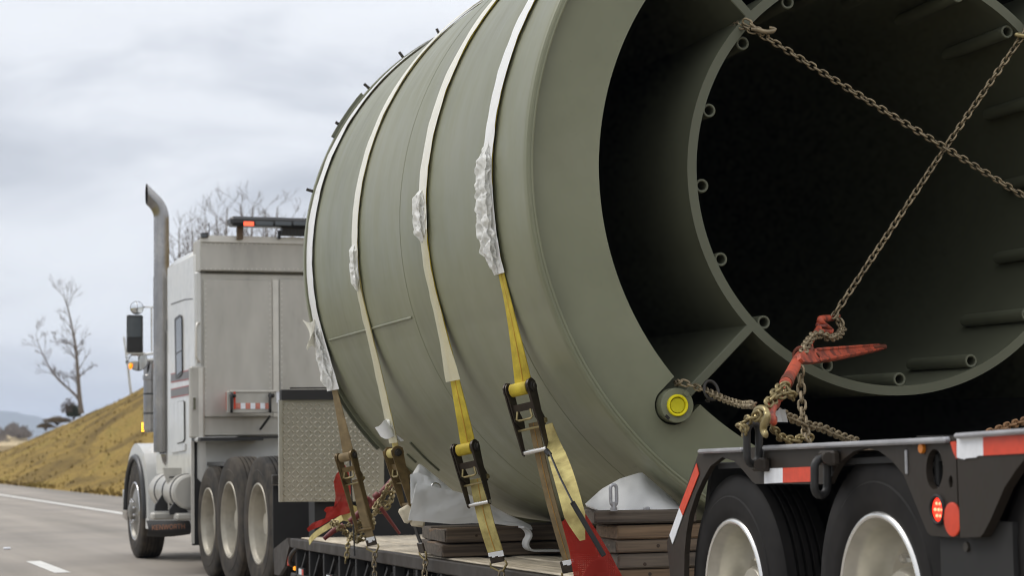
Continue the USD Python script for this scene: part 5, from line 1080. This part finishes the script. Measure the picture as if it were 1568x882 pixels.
# gold grab hook, its tangle and the two lashing rings
gh = thing('grab_hook', 'gold coloured grab hook hung in the first black lashing ring', 'hook', g0)
GP = lambda u, v, w=0.0: at_x(u, v, XS - 0.05) + A([-w, -w, 0])
part(gh, 'hook_eye', tube([GP(1165.5 + 9.0 * math.cos(t), 634 + 9.5 * math.sin(t)) for t in np.linspace(-math.pi, math.pi, 20)[:-1]], 0.011, 10, closed=True), m_zinc, smooth=True)
part(gh, 'hook_shank', tube(spline([GP(1174, 632), GP(1175, 640), GP(1170, 650), GP(1169, 660), GP(1173, 667), GP(1172, 661)], 16), np.r_[np.linspace(.012, .015, 8), np.linspace(.014, .008, 8)], 10), m_zinc, smooth=True)
ct = thing('chain', 'knotted gold chain bunched beside the gold hook on the lashing ring', 'chain', GP(1146, 650))
chain(ct, [GP(1166, 634, .01), GP(1160, 640, .02), GP(1150, 643, .02), GP(1141, 650, .01), GP(1139, 659, 0), GP(1146, 664, .02), GP(1151, 656, .04), GP(1144, 652, .04), GP(1138, 656, .02), GP(1143, 663, .0)], m_chain_gold, pitch=0.038, wire=0.006, wid=0.015, seed=9)
ck = thing('chain', 'gold chain wrapped round the lower hook of the orange binder', 'chain', bpt(1185, 615))
chain(ck, [bpt(1172, 622) + n3 * .3, bpt(1175, 610) + n3, bpt(1185, 597) + n3 * 1.3, bpt(1192, 604) + n3 * 1.6, bpt(1194, 613) + n3 * 1.6, bpt(1204, 615) + n3, bpt(1196, 611) + n3 * 1.6, bpt(1186, 612) + n3 * 1.2, bpt(1176, 618) + n3 * .4], m_chain_gold, pitch=0.038, wire=0.006, wid=0.015, seed=10)
ce = thing('chain', 'gold chain sagging from the binder hook down to the rear deck', 'chain', at_y(1195, 665, 6.9))
chain(ce, [at_y(1180, 643, 6.85), at_y(1184, 655, 6.9), at_y(1192, 668, 6.95), at_y(1205, 674, 7.0), at_y(1222, 674, 7.05), at_y(1232, 668, 7.08), at_y(1243, 672, 7.1)], m_chain_gold, pitch=0.036, wire=0.006, wid=0.014, seed=11)
cf = thing('chain', 'dull chain crossing behind the white tag and down to the rear deck', 'chain', at_y(1250, 655, 7.1))
chain(cf, [at_y(1198, 633, 6.9), at_y(1210, 640, 7.0), at_y(1226, 646, 7.08), at_y(1240, 652, 7.14), at_y(1258, 655, 7.25), at_y(1285, 667, 7.4), at_y(1312, 676, 7.55)], m_chain, pitch=0.036, wire=0.006, wid=0.014, seed=12)
cr = thing('chain', 'rusty chain at the right edge rising from the rear deck', 'chain', at_y(1545, 650, 7.3))
chain(cr, [at_y(1512, 664, 7.2), at_y(1548, 651, 7.3), at_y(1640, 622, 7.6)], M('rusty_chain', srgb(128, 96, 66), 0.6, metal=0.4, var=0.3, scale=24), pitch=0.036, wire=0.006, wid=0.014, seed=13)
g = [[at_y(1187 + 14 * x + (4 * t if x > .5 else -2 * t), 630 + 16 * t - 3 * x + 4 * x * t - (4 if (x > .4 and x < .8 and t == 0) else 0), 6.72) + A([0, 0.01 * math.sin(4 * x), 0]) for x in np.linspace(0, 1, 6)] for t in np.linspace(0, 1, 4)]
solid('paper_tag', patch(g, 0.001), m_white, 'small white tag hanging from the chain beside the orange hook', 'tag')
for k, (u0, v0, u1, v1, lb_) in enumerate(((1153, 648, 1153, 712, 'upright black steel lashing ring holding the gold hook at the rear deck'), (1257, 702, 1257, 760, 'black steel lashing ring hanging down right of the red and white tape'))):
    a, b = at_x(u0, v0, XS - 0.045), at_x(u1, v1, XS - 0.045); r = thing('lashing_ring', lb_, 'lashing ring', b, None)
    L = np.linalg.norm(a - b)
    part(r, 'ring', link((a + b) / 2, a - b, (0.9, 0.35, 0), L - 0.032, 0.014, 0.030, 10, 9), m_black, smooth=True)
    pv = b if k == 0 else a
    part(r, 'pivot', [lathe([(-0.05, 0.0005), (-0.05, 0.020), (0.05, 0.020), (0.05, 0.0005)], pv + A([0.02, 0, 0]), (0.3, 1, 0), 12), box(pv + A([0.03, 0, 0]), (0.03, 0.12, 0.05), bevel=0.008)], m_trailer, smooth=30)

# ------------------------------------------------------------------ red flags, chain heap at the front of the deck
def mesh_cloth(name, col):
    return usdkit.material(stage, f'/World/Looks/{name}', {'g': ('geometry', {}), 'w1': ('wave_texture', {'scale': 34.0, 'bands_direction': 'x'}), 'w2': ('wave_texture', {'scale': 34.0, 'bands_direction': 'z'}), 'mx': ('math', {'math_type': 'maximum'}),
        'r': ('rgb_ramp', {'ramp': [(0.2, (0.42, 0.42, 0.42)), (0.7, (0.88, 0.88, 0.88))]}), 'd': ('principled_bsdf', {'base_color': col, 'roughness': 0.7}), 'tl': ('translucent_bsdf', {'color': col}), 'm1': ('mix_closure', {'fac': 0.4}), 't': ('transparent_bsdf', {}), 'm': ('mix_closure', {})},
        [('g.position', 'w1.vector'), ('g.position', 'w2.vector'), ('w1.fac', 'mx.value1'), ('w2.fac', 'mx.value2'), ('mx.value', 'r.fac'), ('d.BSDF', 'm1.closure1'), ('tl.BSDF', 'm1.closure2'), ('t.BSDF', 'm.closure1'), ('m1.closure', 'm.closure2'), ('r.color', 'm.fac')], surface='m.closure')
m_flag = mesh_cloth('red_mesh_cloth', srgb(168, 48, 36))
def cloth(poly_px, Y, seed, amp=0.03):
    pts = [at_y(u, v, Y) for u, v in poly_px]; o = pts[0]; q = sg.Polygon([(p[0] - o[0], p[2] - o[2]) for p in pts]).buffer(0)
    v2, f = trimesh.creation.triangulate_polygon(q, engine='earcut'); t = trimesh.Trimesh(np.c_[v2, np.zeros(len(v2))], f, process=False)
    v, f = trimesh.remesh.subdivide_to_size(t.vertices, t.faces, 0.03); t = trimesh.Trimesh(v, f); v, f = A(t.vertices), A(t.faces)
    d = (meshkit.fbm(np.c_[v[:, 0] * 9, v[:, 1] * 5, v[:, 0] * 0 + seed], 3) - 0.5) * amp * 3
    w = np.c_[v[:, 0] + o[0] + d * 0.2, np.full(len(v), Y) + d, v[:, 1] + o[2]]; n = len(w)
    return np.vstack([w, w + [0, 0.002, 0]]), np.vstack([f, f[:, ::-1] + n])
fl = thing('red_flag', 'large red mesh flag with dark stick on the rightmost strap', 'flag', at_y(910, 880, 8.8))
part(fl, 'cloth', cloth([(861, 800), (872, 790), (879, 772), (887, 772), (912, 811), (935, 850), (957, 892), (956, 915), (884, 915), (872, 846)], 8.16, 2, 0.025), m_flag, smooth=50)
part(fl, 'fold', cloth([(886, 915), (893, 880), (905, 862), (920, 852), (930, 862), (945, 915)], 8.12, 5, 0.025), m_flag, smooth=50)
part(fl, 'stick', [bar(at_y(876, 769, 8.05), at_y(925, 852, 8.03), 0.022, 0.012, up=(0, 1, 0), bevel=0.003), tube([at_y(841, 692, 8.46), at_y(858, 732, 8.20), at_y(877, 770, 8.03)], 0.005, 6), tube([at_y(836, 690, 8.48), at_y(842, 697, 8.46)], 0.013, 8)], m_black)
fl2 = thing('red_flag', 'crumpled red mesh flag on a thin black stick before the tread plate panel', 'flag', at_y(530, 800, 14.0))
part(fl2, 'cloth', cloth([(528, 712), (534, 722), (537, 750), (536, 786), (520, 790), (508, 796), (492, 806), (472, 815), (470, 810), (478, 802), (498, 794), (500, 786), (496, 782), (500, 777), (512, 776), (514, 760), (511, 738), (515, 726)], 14.0, 7, 0.05), m_flag, smooth=50)
part(fl2, 'stick', tube([at_y(536, 705, 14.0), at_y(538, 750, 13.98), at_y(541, 800, 13.95), at_y(543, 852, 13.9)], 0.006, 6), m_black)
rng = random.Random(5)
heap = thing('chain', 'heap of gold chain piled on the deck edge under the leftmost ratchet', 'chain', at_y(550, 830, 14.3))
hp_ = [(506, 800), (516, 806), (528, 812), (540, 818), (550, 812), (558, 802), (566, 792), (574, 800), (568, 812), (556, 818), (546, 824), (538, 815), (546, 804), (556, 796), (566, 800), (572, 812), (562, 822), (550, 828), (536, 822), (526, 808), (514, 798), (508, 806), (520, 814), (534, 806), (548, 798), (560, 788), (572, 790), (566, 804), (552, 814)]
pts = [at_y(u + rng.uniform(-3, 3), v + rng.uniform(-3, 3), 14.25 + rng.uniform(-.12, .12)) for u, v in hp_]
chain(heap, spline(pts, 200), m_chain_gold, pitch=0.036, wire=0.0062, wid=0.0145, seed=21)
heap2 = thing('chain', 'gold chain slanting up from the heap between the two left ratchets', 'chain', at_y(590, 760, 14.4))
hp_ = [(572, 790), (580, 778), (592, 770), (600, 760), (594, 752), (584, 764), (578, 776), (590, 780), (598, 770), (602, 756), (604, 744), (598, 740), (590, 752), (582, 768), (574, 780), (584, 784), (594, 776), (600, 765)]
chain(heap2, spline([at_y(u, v, 14.4 + rng.uniform(-.1, .1)) for u, v in hp_], 120), m_chain_gold, pitch=0.036, wire=0.0062, wid=0.0145, seed=22)
heap3 = thing('chain', 'short gold chain end hanging over the deck edge by the thin black stick', 'chain', at_y(532, 840, 14.0))
chain(heap3, [at_y(540, 818, 14.05), at_y(533, 830, 13.95), at_y(532, 846, 13.9), at_y(529, 862, 13.9)], m_chain_gold, pitch=0.036, wire=0.0062, wid=0.0145, seed=23)
b2 = thing('chain_binder', 'dark red chain binder lying in the heap below the leftmost ratchet', 'chain binder', at_y(540, 800, 14.3))
Q = lambda u, v, y=14.2: at_y(u, v, y)
part(b2, 'barrel', tube([Q(560, 778), Q(536, 800)], 0.026, 14), m_binder_red, smooth=40)
part(b2, 'handle', tube([Q(526, 806), Q(510, 814), Q(496, 826)], [0.024, 0.02, 0.016], 12), m_binder_red, smooth=40)
part(b2, 'hook', tube(spline([Q(560, 778), Q(568, 772), Q(564, 764), Q(556, 770)], 12), 0.016, 10), m_binder_red, smooth=True)
b3 = thing('chain_binder', 'red chain binder slanting up behind the side-on ratchet', 'chain binder', at_y(590, 750, 14.6))
part(b3, 'barrel', tube([Q(602, 736, 14.6), Q(584, 756, 14.6)], 0.026, 14), m_binder_red, smooth=40)
part(b3, 'end_screw', tube([Q(584, 756, 14.6), Q(570, 772, 14.55)], 0.018, 12), m_binder_red, smooth=40)
part(b3, 'handle', tube([Q(583, 778, 14.3), Q(612, 818, 14.3)], [0.016, 0.010], 10), m_binder_red, smooth=40)
part(b3, 'knob', lathe([(-.03, .001), (-.02, .03), (.02, .03), (.03, .001)], Q(577, 760, 14.5), (1, 0, 1), 14), m_binder_red, smooth=True)
solid('yellow_strap', ribbon(spline([at_y(473, 831, 15.3), at_y(478, 824, 15.2), at_y(500, 808, 14.9), at_y(524, 793, 14.6), at_y(536, 784, 14.4)], 20), A([0, 0.02, 0.022]), 0.004), m_web_pale, 'loose pale yellow strap lying from the deck edge up to the heap', 'strap', smooth=50)
solid('yellow_rag', cloth([(522, 786), (536, 772), (546, 776), (550, 792), (538, 800), (526, 798)], 14.35, 3, 0.04), m_web_pale, 'yellow webbing scrap in the chain heap', 'webbing', smooth=50)

# ------------------------------------------------------------------ the air
m_haze = usdkit.material(stage, '/World/Looks/haze', {'v': ('principled_volume', {'color': (0.70, 0.80, 0.97), 'density': 0.00018, 'anisotropy': 0.0})}, volume='v.volume')
solid('haze', box((0, 2900, 60), (15000, 6500, 134)), m_haze, kind='stuff')
